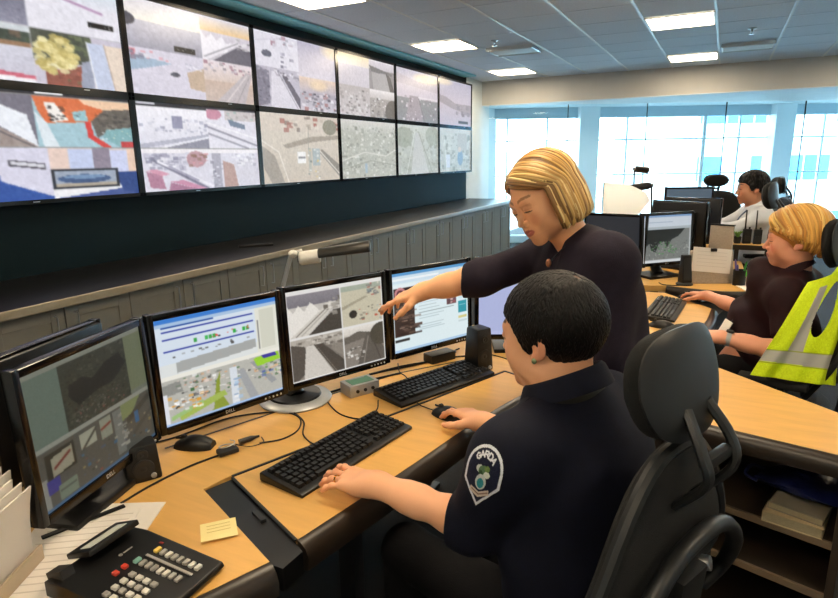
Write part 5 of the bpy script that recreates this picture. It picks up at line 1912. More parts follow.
# epaulettes
for S_, nm in ((Ls, 1), (Rs_, -1)):
    mid = (NB + S_) / 2 + A3(0, 0, .052)
    d = unit(S_ - NB)
    M_ = basis(np.cross(Z3, d), Z3)
    b = B()
    b.box((0, 0, 0), (.05, .10, .006), Matrix(np.stack([np.cross(d, Z3), d, unit(np.cross(np.cross(d, Z3), d))], 1).tolist()))
    b.v = [tuple(np.array(p) + mid - OL) for p in b.v]
    b.build('epaulette', M_navy, of, bevel=.002)
    eb = B().lathe([(.006, 0), (.006, .002), (.001, .003)], n=12)
    eb.v = [tuple(np.array(p) + mid - d * .038 + Z3 * .012 - OL) for p in eb.v]
    eb.build('button', mat('button_navy', '#2a2c34', .4), of)

# sleeve patch: embroidered shield projected onto the sleeve
pcv = Cv.new(84, 104, '#ffffff')
outl = [(.5 + .5 * math.cos(a), .43 - .43 * math.sin(a)) for a in [PI * k / 18 for k in range(19)]] + [(0, .62), (.5, 1.0), (1, .62)]
inn = [(.5 + (x - .5) * .86, .48 + (y - .48) * .88) for x, y in outl]
pcv.fill('#dfe2ea').poly(inn, '#141a34')
glyph = {'G': [[(1, .2), (.6, 0), (.1, .3), (.1, .75), (.5, 1), (1, .8), (1, .55), (.6, .55)]], 'A': [[(0, 1), (.5, 0), (1, 1)], [(.2, .65), (.8, .65)]],
         'R': [[(.05, 1), (.05, 0), (.7, 0), (.9, .25), (.7, .5), (.05, .5)], [(.5, .5), (.95, 1)]], 'D': [[(.05, 0), (.05, 1), (.6, 1), (.95, .7), (.95, .3), (.6, 0), (.05, 0)]]}
for i, ch in enumerate('GARDA'):
    an = math.radians(128 - 19 * i)
    cx, cy = .5 + .325 * math.cos(an), .46 - .30 * math.sin(an)
    for st_ in glyph[ch]:
        pts = []
        for (x, y) in st_:
            lx, ly = (x - .5) * .10, (y - .5) * .115
            rot = PI / 2 - an
            pts.append((cx + lx * math.cos(rot) - ly * math.sin(rot), cy + (lx * math.sin(rot) + ly * math.cos(rot)) * .81))
        pcv.line(pts, .026, '#eef0f4')
pcv.ell(.42, .40, .10, .06, '#cfd6d2').ell(.52, .42, .13, .08, '#5a7a58').ell(.60, .38, .07, .05, '#6f8a4e').ell(.62, .47, .08, .05, '#d8dcd4').ell(.46, .47, .05, .05, '#31502f')
pcv.ell(.5, .60, .14, .12, '#c9d2cf').ell(.5, .62, .09, .08, '#2f8f9c').poly([(.26, .70), (.5, .76), (.74, .68), (.76, .76), (.5, .85), (.24, .78)], '#d8c6b4').line([(.3, .745), (.5, .80), (.72, .73)], .02, '#8a6a5c').noise(.03)
bv = BVHTree.FromPolygons([Vector(p) for p in shirt_VQ[0]], [tuple(q) for q in shirt_VQ[1].tolist()])
CAMP = A3(0, 0, 1.55)
pc = Ls + (Le - Ls) * .36
view = unit(A3(.18, -.84, .50))           # outward from the arm
pup = unit(-dL - view * (-dL @ view))
pup = unit(pup - .24 * np.cross(pup, view))
prt = np.cross(pup, view)
pc = pc - prt * .014 + pup * .006
PW, PH_ = .076, .114
jj, ii = np.meshgrid(np.linspace(0, 1, pcv.w), np.linspace(0, 1, pcv.h))
Vp = np.zeros((pcv.h, pcv.w, 3))
for a in range(pcv.h):
    for b_ in range(pcv.w):
        st0 = pc + view * .25 + prt * (b_ / (pcv.w - 1) - .5) * PW + pup * (.5 - a / (pcv.h - 1)) * PH_
        hit = bv.ray_cast(Vector(st0), Vector(-view))
        Vp[a, b_] = np.array(hit[0]) + view * .0022 if hit[0] is not None else st0 - view * .19
msk = np.zeros((pcv.h, pcv.w), bool)
tmp = Cv.new(pcv.w, pcv.h, '#000').poly(outl, '#ffffff')
msk = tmp.a[..., 0] > .5
idx = np.arange(pcv.h * pcv.w).reshape(pcv.h, pcv.w)
ok = msk[:-1, :-1] & msk[1:, :-1] & msk[1:, 1:] & msk[:-1, 1:]
Qp = np.stack([idx[:-1, :-1], idx[1:, :-1], idx[1:, 1:], idx[:-1, 1:]], -1)[ok]
used, inv = np.unique(Qp, return_inverse=True)
pobj = emit_mesh('sleeve_patch', [(Vp.reshape(-1, 3)[used], inv.reshape(-1, 4))], mat_attr('embroidery', rough=.8), of, OL, [lin(np.clip(pcv.a, 0, 1)).reshape(-1, 3)[used]])
pobj['label'] = 'navy shield patch with white border and the word GARDA'

# hair: short, black, growing from a crown whorl
zo = zl([(-.12, -.088), (-.09, -.088), (-.06, -.075), (-.03, -.045), (-.012, -.010), (.0, .0), (.012, -.028), (.024, -.026), (.034, .006), (.05, .032), (.07, .048), (.1, .055), (.14, .06)])
blk = [lin(c_) for c_ in ([.025, .022, .024], [.04, .036, .04], [.06, .05, .055], [.02, .02, .02], [.09, .07, .07])]
ocap = cap_block(RH, H, zo, .009, blk[0], wide=1.05)
dl_ = (ocap[0] - H) @ RH - A3(0, -.012, .032)
ang_ = np.arccos(np.clip((dl_ / np.linalg.norm(dl_, axis=1)[:, None]) @ unit(A3(.10, -.46, .86)), -1, 1))
ocap[2][ang_ < .15] = lin([.42, .29, .22])
hb = [ocap,
      meridian_hair(RH, H, (.10, -.50, .86), zo, blk, N=4200, off=.010, length=(.25, .6), rad=.0022, seed=5, tmin=.10, lift=.005, swirl=.5, wide=1.05, tmax=2.7)]
emit_mesh('hair', [b_[:2] for b_ in hb], M_hair_d, of, OL, [b_[2] for b_ in hb])
ear = H + RH @ A3(-.084, .002, -.036)
B().ell(tuple(ear - OL), (.0055, .0055, .0065), nu=12, nv=8).build('earring', mat('earring_green', '#8fa07a', .15, metal=.4), of)
rp = Lw + unit(A3(-.98, .10, -.10)) * .112 - A3(.1, .98, 0) * .0105
rng_ = []
fdv = unit(A3(-.96, .05, -.25))
upv = unit(Z3 - fdv * (fdv[2]))
sdv = np.cross(fdv, upv)
ring_r = [[tuple(rp + (upv * math.cos(a) + sdv * math.sin(a)) * (.0098 + o_[0]) + fdv * o_[1] - OL - upv * .004) for o_ in ((-.001, -.002), (.001, -.002), (.001, .002), (-.001, .002))] for a in [2 * PI * k_ / 20 for k_ in range(20)]]
B().rings(ring_r, close=True).build('finger_ring', M_gold, of)
# trousers, shoes
hips = [A3(-.20, 1.16, .56) - rt * .10, A3(-.20, 1.16, .56) + rt * .10]
kn = [h + g * .43 + Z3 * .0 - rt * .03 * s_ for h, s_ in zip(hips, (1, -1))]
an_ = [k_ + g * .02 - Z3 * .45 for k_ in kn]
emit_mesh('trousers', [legs_block(hips, kn, an_, pelvis=A3(-.19, 1.165, .57), R=RB, pr=(.18, .13, .10))], M_navyt, of, OL)
for a in an_:
    shoe('shoe', of, OL, a, g)

# ---------------------------------------------------------------- the standing woman pointing at a monitor
WL = A3(-.20, 1.73, 0)
wo = thing('person', 'person with blonde bob in dark sweater standing and pointing at a monitor', 'person', WL)
H = A3(-.438, 1.648, 1.436)
fh_ = unit(A3(-.56, -.83, 0))
RH = basis(fh_ * .91 + A3(0, 0, -.41), fh_ * .41 + A3(-.22, .10, .91)) * .94
NB = A3(-.362, 1.705, 1.318)
Ls, Rs_ = A3(-.246, 1.625, 1.276), A3(-.465, 1.850, 1.255)
tf = unit(A3(-.73, -.685, 0))
tr = A3(tf[1], -tf[0], 0)
sp = unit(NB - A3(-.20, 1.73, .90))
RT = basis(tf - sp * (tf @ sp), sp)
Re, Rw = A3(-.615, 1.640, 1.200), A3(-.795, 1.610, 1.150)
Le, Lw = A3(-.225, 1.570, 1.02), A3(-.33, 1.50, .88)
WSK = lin([.95, .70, .52])
blocks, cols_ = [], []
for bk in (head_block(RH, H, NB, WSK, lips=(.78, .40, .38), brow=(.62, .42, .28), blush=.3, wide=.98, jaw=.96, neck_r=.046, lid=.95, smile=1.),
           hand_block(Rw, A3(-.93, -.18, -.33), A3(-.30, -.18, 1), -1, Re, WSK, curls=[(.10, .12, .1), (.20, .25, .2), (.32, .35, .3), (.42, .4, .3)], thumb=.7, spread=.02, arm_r=(.0255, .041), scale=.93),
           hand_block(Lw, A3(-.6, -.4, -.5), A3(-.2, -.4, .8), 1, Le, WSK, arm_r=(.025, .038), scale=.93)):
    blocks.append(bk[:2])
    cols_.append(bk[2])
s = SDF((-.8, 1.2, .6), (.2, 2.1, 1.45), .012)
s.cap(NB, A3(-.27, 1.72, 1.1), .045, .09, k=.05).cap(A3(-.27, 1.72, 1.1), A3(-.20, 1.73, .9), .09, .1, k=.05).cap(Ls, Rs_, .04, .04, k=.05)
s.cap(Ls, Le, .036, .034, k=.03).cap(Rs_, Re, .036, .034, k=.03)
bk = s.mesh()
blocks.append(bk)
cols_.append(np.tile(WSK, (len(bk[0]), 1)))
emit_mesh('body', blocks, M_skin, wo, WL, cols_)
eye_objs(RH, H, wo, WL, .98, (.25, .30, .34))

s = SDF((-.78, 1.30, .70), (.08, 2.10, 1.42), .0055)
s.ell(NB - sp * .14 + A3(.012, .01, 0), (.155, .105, .16), R=RT, k=.03)
s.ell(NB - sp * .12 + tf * .06 - tr * .06, (.07, .06, .07), k=.05)
s.ell(NB - sp * .12 + tf * .06 + tr * .06, (.07, .06, .07), k=.05)
s.ell(A3(-.265, 1.715, 1.04), (.130, .100, .15), R=RT, k=.08)
s.ell(A3(-.245, 1.725, .88), (.150, .115, .14), R=RT, k=.08)
s.cap(Ls + A3(-.02, .02, 0), Rs_ + A3(.02, -.02, 0), .056, .056, k=.06)
s.cap(NB - sp * .03, Ls, .045, .050, k=.06).cap(NB - sp * .03, Rs_, .045, .050, k=.06)
s.cap(Ls, Le, .060, .050, k=.05)
dF2 = unit(Lw - Le)
s.cap(Le, Lw, .050, .044, k=.03, cut=(Le + dF2 * .14, dF2))
s.cap(Rs_, Re, .058, .050, k=.05)
dF = unit(Rw - Re)
s.cap(Re, Re + dF * .10, .050, .047, k=.03, cut=(Re + dF * .055, dF + A3(0, 0, .25)))
# V neckline
nv = NB + tf * .055 - sp * .015
s.cap(NB + sp * .06 + tf * .02, nv + tf * .06 - sp * .06, .050, .018, k=.01, sub=True)
s.folds(.005, 6, 9)
emit_mesh('sweater', [s.mesh()], M_plum, wo, WL)
# lanyard with small badge clip
q0 = NB + tf * .088 - sp * .055 - WL
path = bez([tuple(NB - tr * .05 + sp * .012 - tf * .01 - WL), tuple(NB - tr * .048 + tf * .055 - sp * .01 - WL), tuple(q0 - tr * .012 + tf * .012)], 6)
B().tube(path, .003, 6).build('necklace_cord', mat('cord_dark', '#1c1a26', .5), wo)
pe_ = B().ell((0, 0, 0), (.008, .006, .012))
pe_.v = [tuple(np.array(p) + q0 + tf * .018 - sp * .01) for p in pe_.v]
pe_.build('pendant', mat('pendant_copper', '#b87a5c', .3, metal=.6), wo)

# blonde bob
bl_cols = [lin(c_) for c_ in ([.90, .74, .46], [.80, .62, .36], [.64, .47, .28], [.97, .87, .62], [.52, .38, .22], [.86, .69, .41], [.76, .58, .33])]
hm = parted_hair(RH, H, bl_cols, 1500, .34, (.074, -.075), (66, 182), lambda w: .118 - .012 * w, 21, off=.009, rad=.0042, el=lambda w: -.05 + .12 * (1 - w) ** 3, curl=.3, one_side=.62, flip=.4)


def fringe_cut(s_):
    s_.ell((0, -.03, -.03), (.088, .085, .065), k=.03)
    s_.ell((0, .085, -.045), (.075, .09, .105), k=.01, sub=True)
    s_.cap((0, .0, -.06), (0, -.02, -.16), .05, .06, k=.01, sub=True)


zw = zl([(-.2, -.10), (.0, -.10), (.02, -.03), (.04, .05), (.055, .082), (.12, .10)])
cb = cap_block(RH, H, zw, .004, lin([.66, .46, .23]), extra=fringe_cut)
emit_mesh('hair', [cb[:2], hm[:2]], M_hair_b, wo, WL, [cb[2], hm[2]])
hips = [A3(-.235, 1.73, .86) - tr * .08, A3(-.235, 1.73, .86) + tr * .08]
kn = [h - Z3 * .40 + tf * .02 for h in hips]
an_ = [k_ - Z3 * .38 - tf * .03 for k_ in kn]
emit_mesh('trousers', [legs_block(hips, kn, an_, pelvis=A3(-.24, 1.728, .90), R=RT, pr=(.148, .108, .11))], M_navyt, wo, WL)
for a in an_:
    shoe('shoe', wo, WL, a, tf)

# ================================================================== OFFICE CHAIRS
M_fab = mat('chair_fabric', '#0c0d0f', .85, noise=(80, .2), bump=(500, .4))
M_shell = mat('chair_shell', '#191b1d', .42, noise=(30, .08))
M_mesh_ = mat('chair_mesh', '#0d0e10', .8, noise=(200, .3), bump=(700, .6))


def chair(loc, face, label, dz=0., lean=.13, hw=.30, hh=.20, top_w=.46, bot=1.0, loop=True, group='black office chairs', head_y=.165, head_z=1.165, tilt=.12, back_y=.205, bz=0.):
    rz = math.atan2(face[0], -face[1])
    t = thing('office_chair', label, 'chair', (loc[0], loc[1], 0), rz, group)
    # seat
    b = B()
    b.pad(.50, .48, .085, n=4, curve=lambda x, z: .02 * (x / .25) ** 2)
    b.v = [(p[0], p[2] - .02, .455 + dz - p[1] * -1 * -1) for p in b.v]
    b.build('seat', M_fab, t)
    # backrest: a curved pad, wide at the waist and narrower at the top
    zc = .79 + dz + bz
    H_ = .54
    b = B()
    b.pad(.50, H_, .055, n=3.4, curve=lambda x, z: -.35 * x * x + .03 * math.cos(z / H_ * 5), taper=lambda q: 1 - (1 - top_w) * max(0, (q + .2) / 1.2) ** 1.3)
    R = Matrix.Rotation(-lean, 3, 'X')
    b.v = [tuple(R @ Vector(p) + Vector((0, back_y, zc))) for p in b.v]
    b.build('backrest', M_mesh_, t)
    rim = []
    for k in range(49):
        a = 2 * PI * k / 48
        ca, sa = math.cos(a), math.sin(a)
        q = (abs(ca) ** 3.4 + abs(sa) ** 3.4) ** (-1 / 3.4)
        z = q * sa * H_ / 2
        x = q * ca * .25 * (1 - (1 - top_w) * max(0, (2 * z / H_ + .2) / 1.2) ** 1.3)
        rim.append(R @ Vector((x, -.35 * x * x + .03 * math.cos(z / H_ * 5) + .012, z)) + Vector((0, back_y, zc)))
    B().tube(rim, .013, 8).build('backrest_rim', M_shell, t)
    # headrest: padded front, smooth curved shell behind
    Rh = Matrix.Rotation(tilt, 3, 'X')
    tp = lambda q: 1 - .16 * max(0, -q) - .06 * max(0, q)
    b = B().pad(hw, hh, .05, n=3, curve=lambda x, z: -1.3 * x * x - .6 * z * z, taper=tp)
    b.v = [tuple(Rh @ Vector(p) + Vector((0, head_y, head_z + dz))) for p in b.v]
    hr = b.build('headrest', M_fab, t)
    b = B().pad(hw * 1.02, hh * 1.03, .016, n=3, curve=lambda x, z: -1.3 * x * x - .6 * z * z + .026, taper=tp)
    b.v = [tuple(Rh @ Vector(p) + Vector((0, head_y, head_z + dz))) for p in b.v]
    b.build('headrest_shell', M_shell, hr)
    zb = head_z + dz - hh / 2
    for s in (-1, 1):
        B().tube(bez([(s * .035, head_y + .035, zb + .06), (s * .05, head_y + .075, zb - .0), (s * .045, head_y + .085, zb - .05), (s * .03, back_y + .06, zb - .12)], 5), .012, 8, flat=((1, 0, 0), .7)).build('headrest_bracket', M_shell, t)
    B().box((0, head_y + .075, zb - .02), (.085, .018, .02)).build('bracket_bar', M_shell, t, bevel=.004)
    if loop:
        pth = bez([(-.20, back_y + .02, .66 + dz), (-.225, back_y + .05, .72 + dz), (-.17, back_y + .085, .82 + dz), (-.07, back_y + .095, .90 + dz), (.07, back_y + .095, .90 + dz), (.17, back_y + .085, .82 + dz), (.225, back_y + .05, .72 + dz), (.20, back_y + .02, .66 + dz)], 8)
        B().tube(pth, .016, 10).build('support_loop', M_shell, t)
        for s in (-1, 1):
            B().lathe([(.026, -.012), (.026, .012)], n=16)
            k_ = B().cyl((s * .09, back_y + .04, .78 + dz), (s * .10, back_y + .075, .79 + dz), .017, .014, n=14)
            k_.build('tension_bolt', M_steel, t)
    B().box((0, back_y + .06, .62 + dz), (.09, .03, .42), Matrix.Rotation(-.1, 3, 'X')).build('spine', M_shell, t, bevel=.008)
    B().box((0, .10, .405 + dz), (.12, .34, .035)).build('mechanism', M_dark, t, bevel=.006)
    for s in (-1, 1):
        B().tube(bez([(s * .20, .05, .41 + dz), (s * .30, .05, .42 + dz), (s * .31, .06, .52 + dz), (s * .30, .05, .63 + dz)], 6), .016, 8).build('arm_post', M_shell, t)
        B().box((s * .30, .02, .645 + dz), (.075, .25, .03)).build('armrest', M_fab, t, bevel=.012, seg=3)
    B().cyl((0, 0, .09), (0, 0, .40 + dz), .028, .025).cyl((0, 0, .05), (0, 0, .12), .045, .04).build('gas_column', M_dark, t)
    for k in range(5):
        a = 2 * PI * k / 5 + .3
        c, s = math.cos(a), math.sin(a)
        B().tube([(c * .03, s * .03, .095), (c * .16, s * .16, .085), (c * .30, s * .30, .068)], [.026, .022, .014], 10).build('base_arm', M_dark, t)
        B().cyl((c * .30 - s * .022, s * .30 + c * .022, .03), (c * .30 + s * .022, s * .30 - c * .022, .03), .029, n=18).build('caster', M_black, t)
    return t


chair((-.215, 1.135), (-.91, .41), 'black office chair with headrest, the seated officer in the foreground sits in it', head_y=.195, head_z=1.172, hw=.25, hh=.185, top_w=.42, tilt=.22, back_y=.165, lean=.2)
chair((.285, 2.97), (-.985, .17), 'black office chair holding a yellow safety vest, under the seated blonde person', head_y=.155, head_z=1.185, lean=.25, back_y=.21)
chair((.0, 6.22), (.25, -.97), 'empty black office chair facing the camera beside the man in white', dz=.13, hw=.22, hh=.11, top_w=.9, loop=False, head_y=.22)
chair((.135, 4.58), (-.97, .25), 'black office chair with rounded headrest between the blonde person and the man in white', dz=0., bz=.09, head_z=1.275, hw=.26, hh=.17, top_w=.8, loop=False, lean=.16)
chair((.24, 5.50), (-.97, -.2), 'black office chair under the man in the white shirt', dz=.13, hw=.24, hh=.13, top_w=.9, loop=False)

# ================================================================== RIGHT WORKSTATION
RL = (-.1, 3.9, 0)
dr = thing('workstation_desk', 'birch topped desk with keyboard and monitor where the blonde person sits', 'desk', RL)
outerR = [(-1.15, 3.75), (-.35, 3.86), (-.25, 3.89), (.06, 3.85), (.30, 3.98), (.30, 4.15), (.20, 4.3), (.18, 5.0), (-.45, 5.10), (-1.15, 4.7)]
innerR = [(-.62, 3.62), (-.245, 3.68), (.008, 3.38), (-.008, 3.12), (-.06, 2.84), (-.20, 2.71), (-.42, 2.78), (-.55, 3.1)]
shift(B().prism(outerR, .722, .76), RL).build('worktop', M_wood, dr, bevel=.0015, seg=1)
shift(B().prism(innerR, .722, .76), RL).build('keyboard_platform', M_wood, dr, bevel=.0015, seg=1)
pl = bez([(*p, 0) for p in innerR[2:6]], 5)
shift(bullnose([(p.x, p.y) for p in pl][::-1]), RL).build('front_edge', M_edge, dr)
pl = bez([(*p, 0) for p in outerR[2:6]], 5)
shift(bullnose([(p.x, p.y) for p in pl], .76, .05, .02), RL).build('front_edge', M_edge, dr)
shift(B().prism([(-.62, 3.64), (-.25, 3.70), (.01, 3.40), (.10, 3.85), (-.25, 3.88), (-.6, 3.8)], .60, .68), RL).build('gap_tray', M_black, dr)
for x, y in ((-.9, 4.3), (.12, 4.08), (-.4, 4.9), (-.6, 4.75), (-.35, 3.2), (-.9, 3.95)):
    shift(B().box((x, y, .36), (.06, .06, .72)).box((x, y, .012), (.12, .12, .024)), RL).build('leg', M_dark, dr, bevel=.003)
lg = thing('narrow_ledge', 'narrow raised birch ledge carrying the radios before the man in white', 'ledge', (.33, 5.07, 0))
B().box((0, 0, .8725), (.44, .16, .025)).build('top', M_wood, lg, bevel=.001, seg=1)
B().box((0, -.083, .867), (.44, .008, .036)).build('front_edge', M_edge, lg)
for x in (-.19, .19):
    B().box((x, 0, .43), (.03, .14, .86)).build('support', M_dark, lg)

monitor((-.285, 4.136, 1.019), math.radians(46), .06, pic_mr(), 'monitor showing a dark street map with green patches, right workstation', 'square', emit=.85)
monitor((-.60, 4.04, 1.01), math.radians(-8), .04, Cv.new(20, 16, '#3c4048'), 'dim dark monitor left of the street map monitor, right workstation', 'square', emit=.5, logo=False)
monitor((-.25, 4.66, 1.055), math.radians(155), .0, Cv.new(20, 16, '#8a98b0'), 'large dark navy monitor seen from behind, right of the street map monitor', 'square', emit=.5, logo=False)
monitor((-.18, 4.98, 1.06), math.radians(165), .0, Cv.new(20, 16, '#8a98b0'), 'dark monitor seen from behind the street map monitor', 'square', emit=.5, logo=False)
monitor((-.25, 5.75, 1.10), math.radians(20), .0, Cv.new(20, 16, '#6f8496'), 'small far monitor in front of the windows beyond the lamps', 'square', emit=.5, logo=False, zdesk=.80)
keyboard((-.205, 3.24, .76), math.radians(86), 'black keyboard on the right workstation before the blonde person')
mouse((-.105, 3.565, .76), math.radians(70), 'black mouse under the blonde person\'s right hand')
mouse((-.195, 2.905, .76), math.radians(80), 'second black mouse at the near end of the right workstation keyboard')
sp_ = thing('desk_speaker', 'tall slim black speaker in front of the street map monitor', 'speaker', (-.155, 3.965, .76), math.radians(35), 'black desk speakers')
B().lathe([(.05, 0), (.05, .008), (.035, .018), (.0, .022)], n=24).build('foot', M_black, sp_)
B().rings([[(-.034, -.03, .015), (.034, -.03, .015), (.034, .025, .015), (-.034, .025, .015)], [(-.026, -.012, .185), (.026, -.012, .185), (.026, .025, .185), (-.026, .025, .185)]]).build('cabinet', M_black, sp_, bevel=.008)
B().box((0, -.0225, .10), (.045, .003, .13), Matrix.Rotation(-.1, 3, 'X')).build('grille', M_dark, sp_)
cable([(-.30, 3.95), (-.27, 3.90), (-.21, 3.90), (-.17, 3.92)], 'thin black cable beside the tall slim speaker', .003, group='black cables on the desk')

M_greyfab = mat('grey_fabric', '#a79c8e', .85, noise=(120, .12), bump=(400, .3))
dh = thing('document_holder', 'grey fabric document holder with a white sheet clipped to its front', 'document holder', (-.02, 4.10, .76), math.radians(24))
B().rings([[(-.125, -.05, 0), (.125, -.05, 0), (.125, .05, 0), (-.125, .05, 0)], [(-.125, -.015, .20), (.125, -.015, .20), (.125, .02, .20), (-.125, .02, .20)]]).build('stand', M_greyfab, dh, bevel=.004)
Rt = Matrix.Rotation(-.17, 3, 'X')
b = B().box((0, 0, 0), (.235, .0015, .15), Rt @ Matrix.Rotation(.09, 3, 'Y'))
b.v = [(p[0] - .01, p[1] - .032, p[2] + .145) for p in b.v]
b.build('sheet', M_paper, dh)
for i in range(5):
    b = B().box((0, -.0012, .05 - .022 * i), (.18, .0006, .0025), None)
    b.v = [tuple((Rt @ Matrix.Rotation(.09, 3, 'Y')) @ Vector(p) + Vector((-.01, -.032, .145))) for p in b.v]
    b.build('printed_line', M_print, dh)
B().box((0, -.02, .208), (.035, .03, .02)).build('clip', M_black, dh, bevel=.003)
pc_ = thing('pen_cup', 'black pen cup on the right workstation', 'cup', (.145, 4.07, .76))
B().lathe([(.036, 0), (.038, .095), (.035, .095), (.033, .006), (.0005, .006)], n=24).build('cup', M_black, pc_)
for i, (dx, dy, c_, lb) in enumerate(((-.012, .0, '#5a4a8a', 'purple pen leaning in the black pen cup'), (.012, .008, '#3f9a3a', 'bright green pen leaning in the black pen cup'), (.018, -.010, '#58b848', 'light green marker standing in the black pen cup'), (-.006, .014, '#4a3c7a', 'violet marker at the back of the black pen cup'))):
    p_ = thing('pen', lb, 'pen', (.145 + dx, 4.07 + dy, .768), 0, 'pens in the black cup')
    e_ = Vector((dx * 1.6, dy * 1.2, .15 - .012 * i))
    B().tube([(0, 0, 0), e_ * .8, e_], [.005, .005, .003], 8).build('barrel', mat('pen_%d' % i, c_, .4), p_)
    B().tube([e_ * .72, e_ * .95], [.0062, .0055], 8).build('cap', mat('pen_cap_%d' % i, c_, .3), p_)
ps = thing('paper_sheets', 'white sheet of paper at the right end of the blonde person\'s desk', 'paper', (.235, 4.04, .76), math.radians(20))
B().box((0, 0, .002), (.20, .22, .004)).build('sheet', M_paper, ps)
for i in range(5):
    B().box((0, -.08 + .035 * i, .0043), (.15, .003, .0004)).build('printed_line', M_print, ps)


def radio(loc, label, rz=0):
    t = thing('two_way_radio', label, 'radio', loc, rz, 'two-way radios')
    B().box((0, 0, .055), (.055, .035, .11)).build('body', M_black, t, bevel=.006)
    B().tube([(-.016, 0, .108), (-.016, 0, .125), (-.018, 0, .25)], [.008, .006, .0045], 8).build('antenna', M_black, t)
    B().cyl((.014, 0, .108), (.014, 0, .125), .007, n=12).build('knob', M_dark, t)
    B().box((0, -.018, .04), (.04, .003, .04)).build('grille', M_dark, t)


radio((.20, 5.08, .885), 'black two-way radio with antenna standing on the raised shelf, left one', .3)
radio((.27, 5.07, .885), 'black two-way radio with antenna standing on the raised shelf, right one', .1)
M_part = mat('beige_partition', '#a89c8c', .85, noise=(90, .08), bump=(300, .3))
pn = thing('desk_partition', 'low beige fabric desk partition behind the document holder', 'partition', (.03, 4.84, .76), math.radians(-20))
B().box((0, 0, .14), (.16, .025, .28)).build('panel', M_part, pn, bevel=.004)
B().box((0, 0, .284), (.165, .03, .01)).build('cap_strip', M_dark, pn)
gc = thing('green_cup', 'small green pot on the raised shelf beside the radios', 'pot', (.14, 5.08, .885))
B().lathe([(.022, 0), (.028, .05), (.025, .05), (.022, .01), (.0005, .01)], n=20).build('pot', M_dark, gc)
for i in range(9):
    a = i * 2.4
    B().tube(bez([(0, 0, .03), (.012 * math.cos(a), .012 * math.sin(a), .07), (.03 * math.cos(a), .03 * math.sin(a), .09)], 4), [.003] + [.006] * 4 + [.005] * 3 + [.001], 6).build('leaf', mat('leaf_green', '#6f9a3a', .5), gc)


def far_lamp(base, elbow, tip, label, shade_len=.26, lift=0.):
    t = thing('desk_lamp', label, 'lamp', base, 0, 'far black desk lamps')
    e = Vector(elbow) - Vector(base)
    p = Vector(tip) - Vector(base)
    B().lathe([(.08, 0), (.08, .012), (.012, .022)], n=24).build('base', M_dark, t)
    B().tube([(0, 0, .02), tuple(e)], .008, 8).build('arm', M_dark, t)
    B().ell(tuple(e), (.018, .018, .018)).build('joint', M_steel, t)
    B().tube([tuple(e), tuple(e + (p - e) * .1), tuple(e + (p - e) * .95), tuple(p)], [.015, .03, .03, .022], 14).build('shade', M_black, t)


far_lamp((-.45, 4.95, .76), (-.50, 5.12, 1.31), (-.76, 4.98, 1.275), 'black desk lamp with long shade above the white board')
far_lamp((-.72, 5.9, .80), (-.74, 5.95, 1.42), (-.62, 6.0, 1.405), 'slim far lamp sticking up before the window')
wb = thing('white_board', 'white tilted light board beside the standing person\'s shoulder', 'board', (-.62, 4.62, .76), math.radians(15))
b = B()
outl_ = [(-.16, -.17), (-.16, .17), (.02, .15), (.14, .09), (.17, .03), (.10, -.06), (-.08, -.15)]
b.rings([[(x, -.008, z) for x, z in outl_], [(x, .008, z) for x, z in outl_]])
b.v = [tuple(Matrix.Rotation(-.25, 3, 'X') @ Vector(p) + Vector((0, 0, .43))) for p in b.v]
b.build('panel', mat('board_white', '#f6fcff', .35), wb, bevel=.002)
B().tube([(0, .02, 0), (0, .03, .40)], .01, 8).build('post', M_dark, wb)
B().lathe([(.07, 0), (.07, .01), (.01, .02)], n=20).build('foot', M_dark, wb)
B().tube([(-.165, .0, .26), (-.165, -.02, .62)], .004, 6).build('edge_rod', M_dark, wb)
cl = thing('cable_clutter', 'dark tangle of small devices and leads behind the white board', 'devices', (-.42, 4.62, .76))
for i in range(7):
    B().box((.02 * i - .06, .03 * math.sin(i * 2), .05 + .045 * (i % 4)), (.05, .04, .045), Euler((i, .4 * i, i * 1.3)).to_matrix()).build('device', M_dark if i % 2 else mat('device_blue', '#39566e', .4), cl, bevel=.005)
B().box((0, 0, .09), (.03, .03, .18)).build('post', M_dark, cl)
for i in range(3):
    B().tube(bez([(-.1 + .05 * i, 0, .0), (-.08 + .05 * i, .05, .18), (.02, .0, .27), (.08, .04, .15), (.1, .0, .0)], 6), .005, 6).build('lead', M_cable, cl)

# ================================================================== BLONDE PERSON SEATED ON THE RIGHT
BL = A3(.22, 2.97, 0)
bp = thing('person', 'person with short blonde hair and maroon shirt seated at the right workstation', 'person', BL)
g = unit(A3(-.96, .28, 0))
rt = A3(g[1], -g[0], 0)
H = A3(.297, 2.945, 1.192)
RH = basis(A3(-.99, .05, -.10), Z3)
NB = A3(.318, 2.95, 1.045)
Ls, Rs_ = A3(.275, 2.79, .975), A3(.365, 3.095, .985)
Le, Lw = A3(.285, 2.69, .765), A3(.055, 2.70, .800)
Re, Rw = A3(.215, 3.24, .775), A3(-.015, 3.48, .805)
RT = np.stack([rt, unit(A3(-.9, .26, -.35)), unit(A3(.34, -.1, .94))], 1)
BSK = lin([.88, .62, .50])
blocks, cols_ = [], []
for bk in (head_block(RH, H, NB, BSK, lips=(.70, .38, .36), brow=(.5, .34, .2), blush=.6, wide=.98, neck_r=.047, lid=.6, res=.0028),
           hand_block(Lw, A3(-.93, .05, .05), A3(-.1, -.2, 1), 1, Le, BSK, curls=[(.5, .9, .5)] * 4, thumb=.6, arm_r=(.026, .040), res=.003, scale=.93, thumb_in=.3),
           hand_block(Rw, A3(-.80, .58, -.05), A3(0, .1, 1), -1, Re, BSK, curls=[(.2, .4, .25)] * 4, thumb=.3, arm_r=(.025, .039), res=.003, scale=.93)):
    blocks.append(bk[:2])
    cols_.append(bk[2])
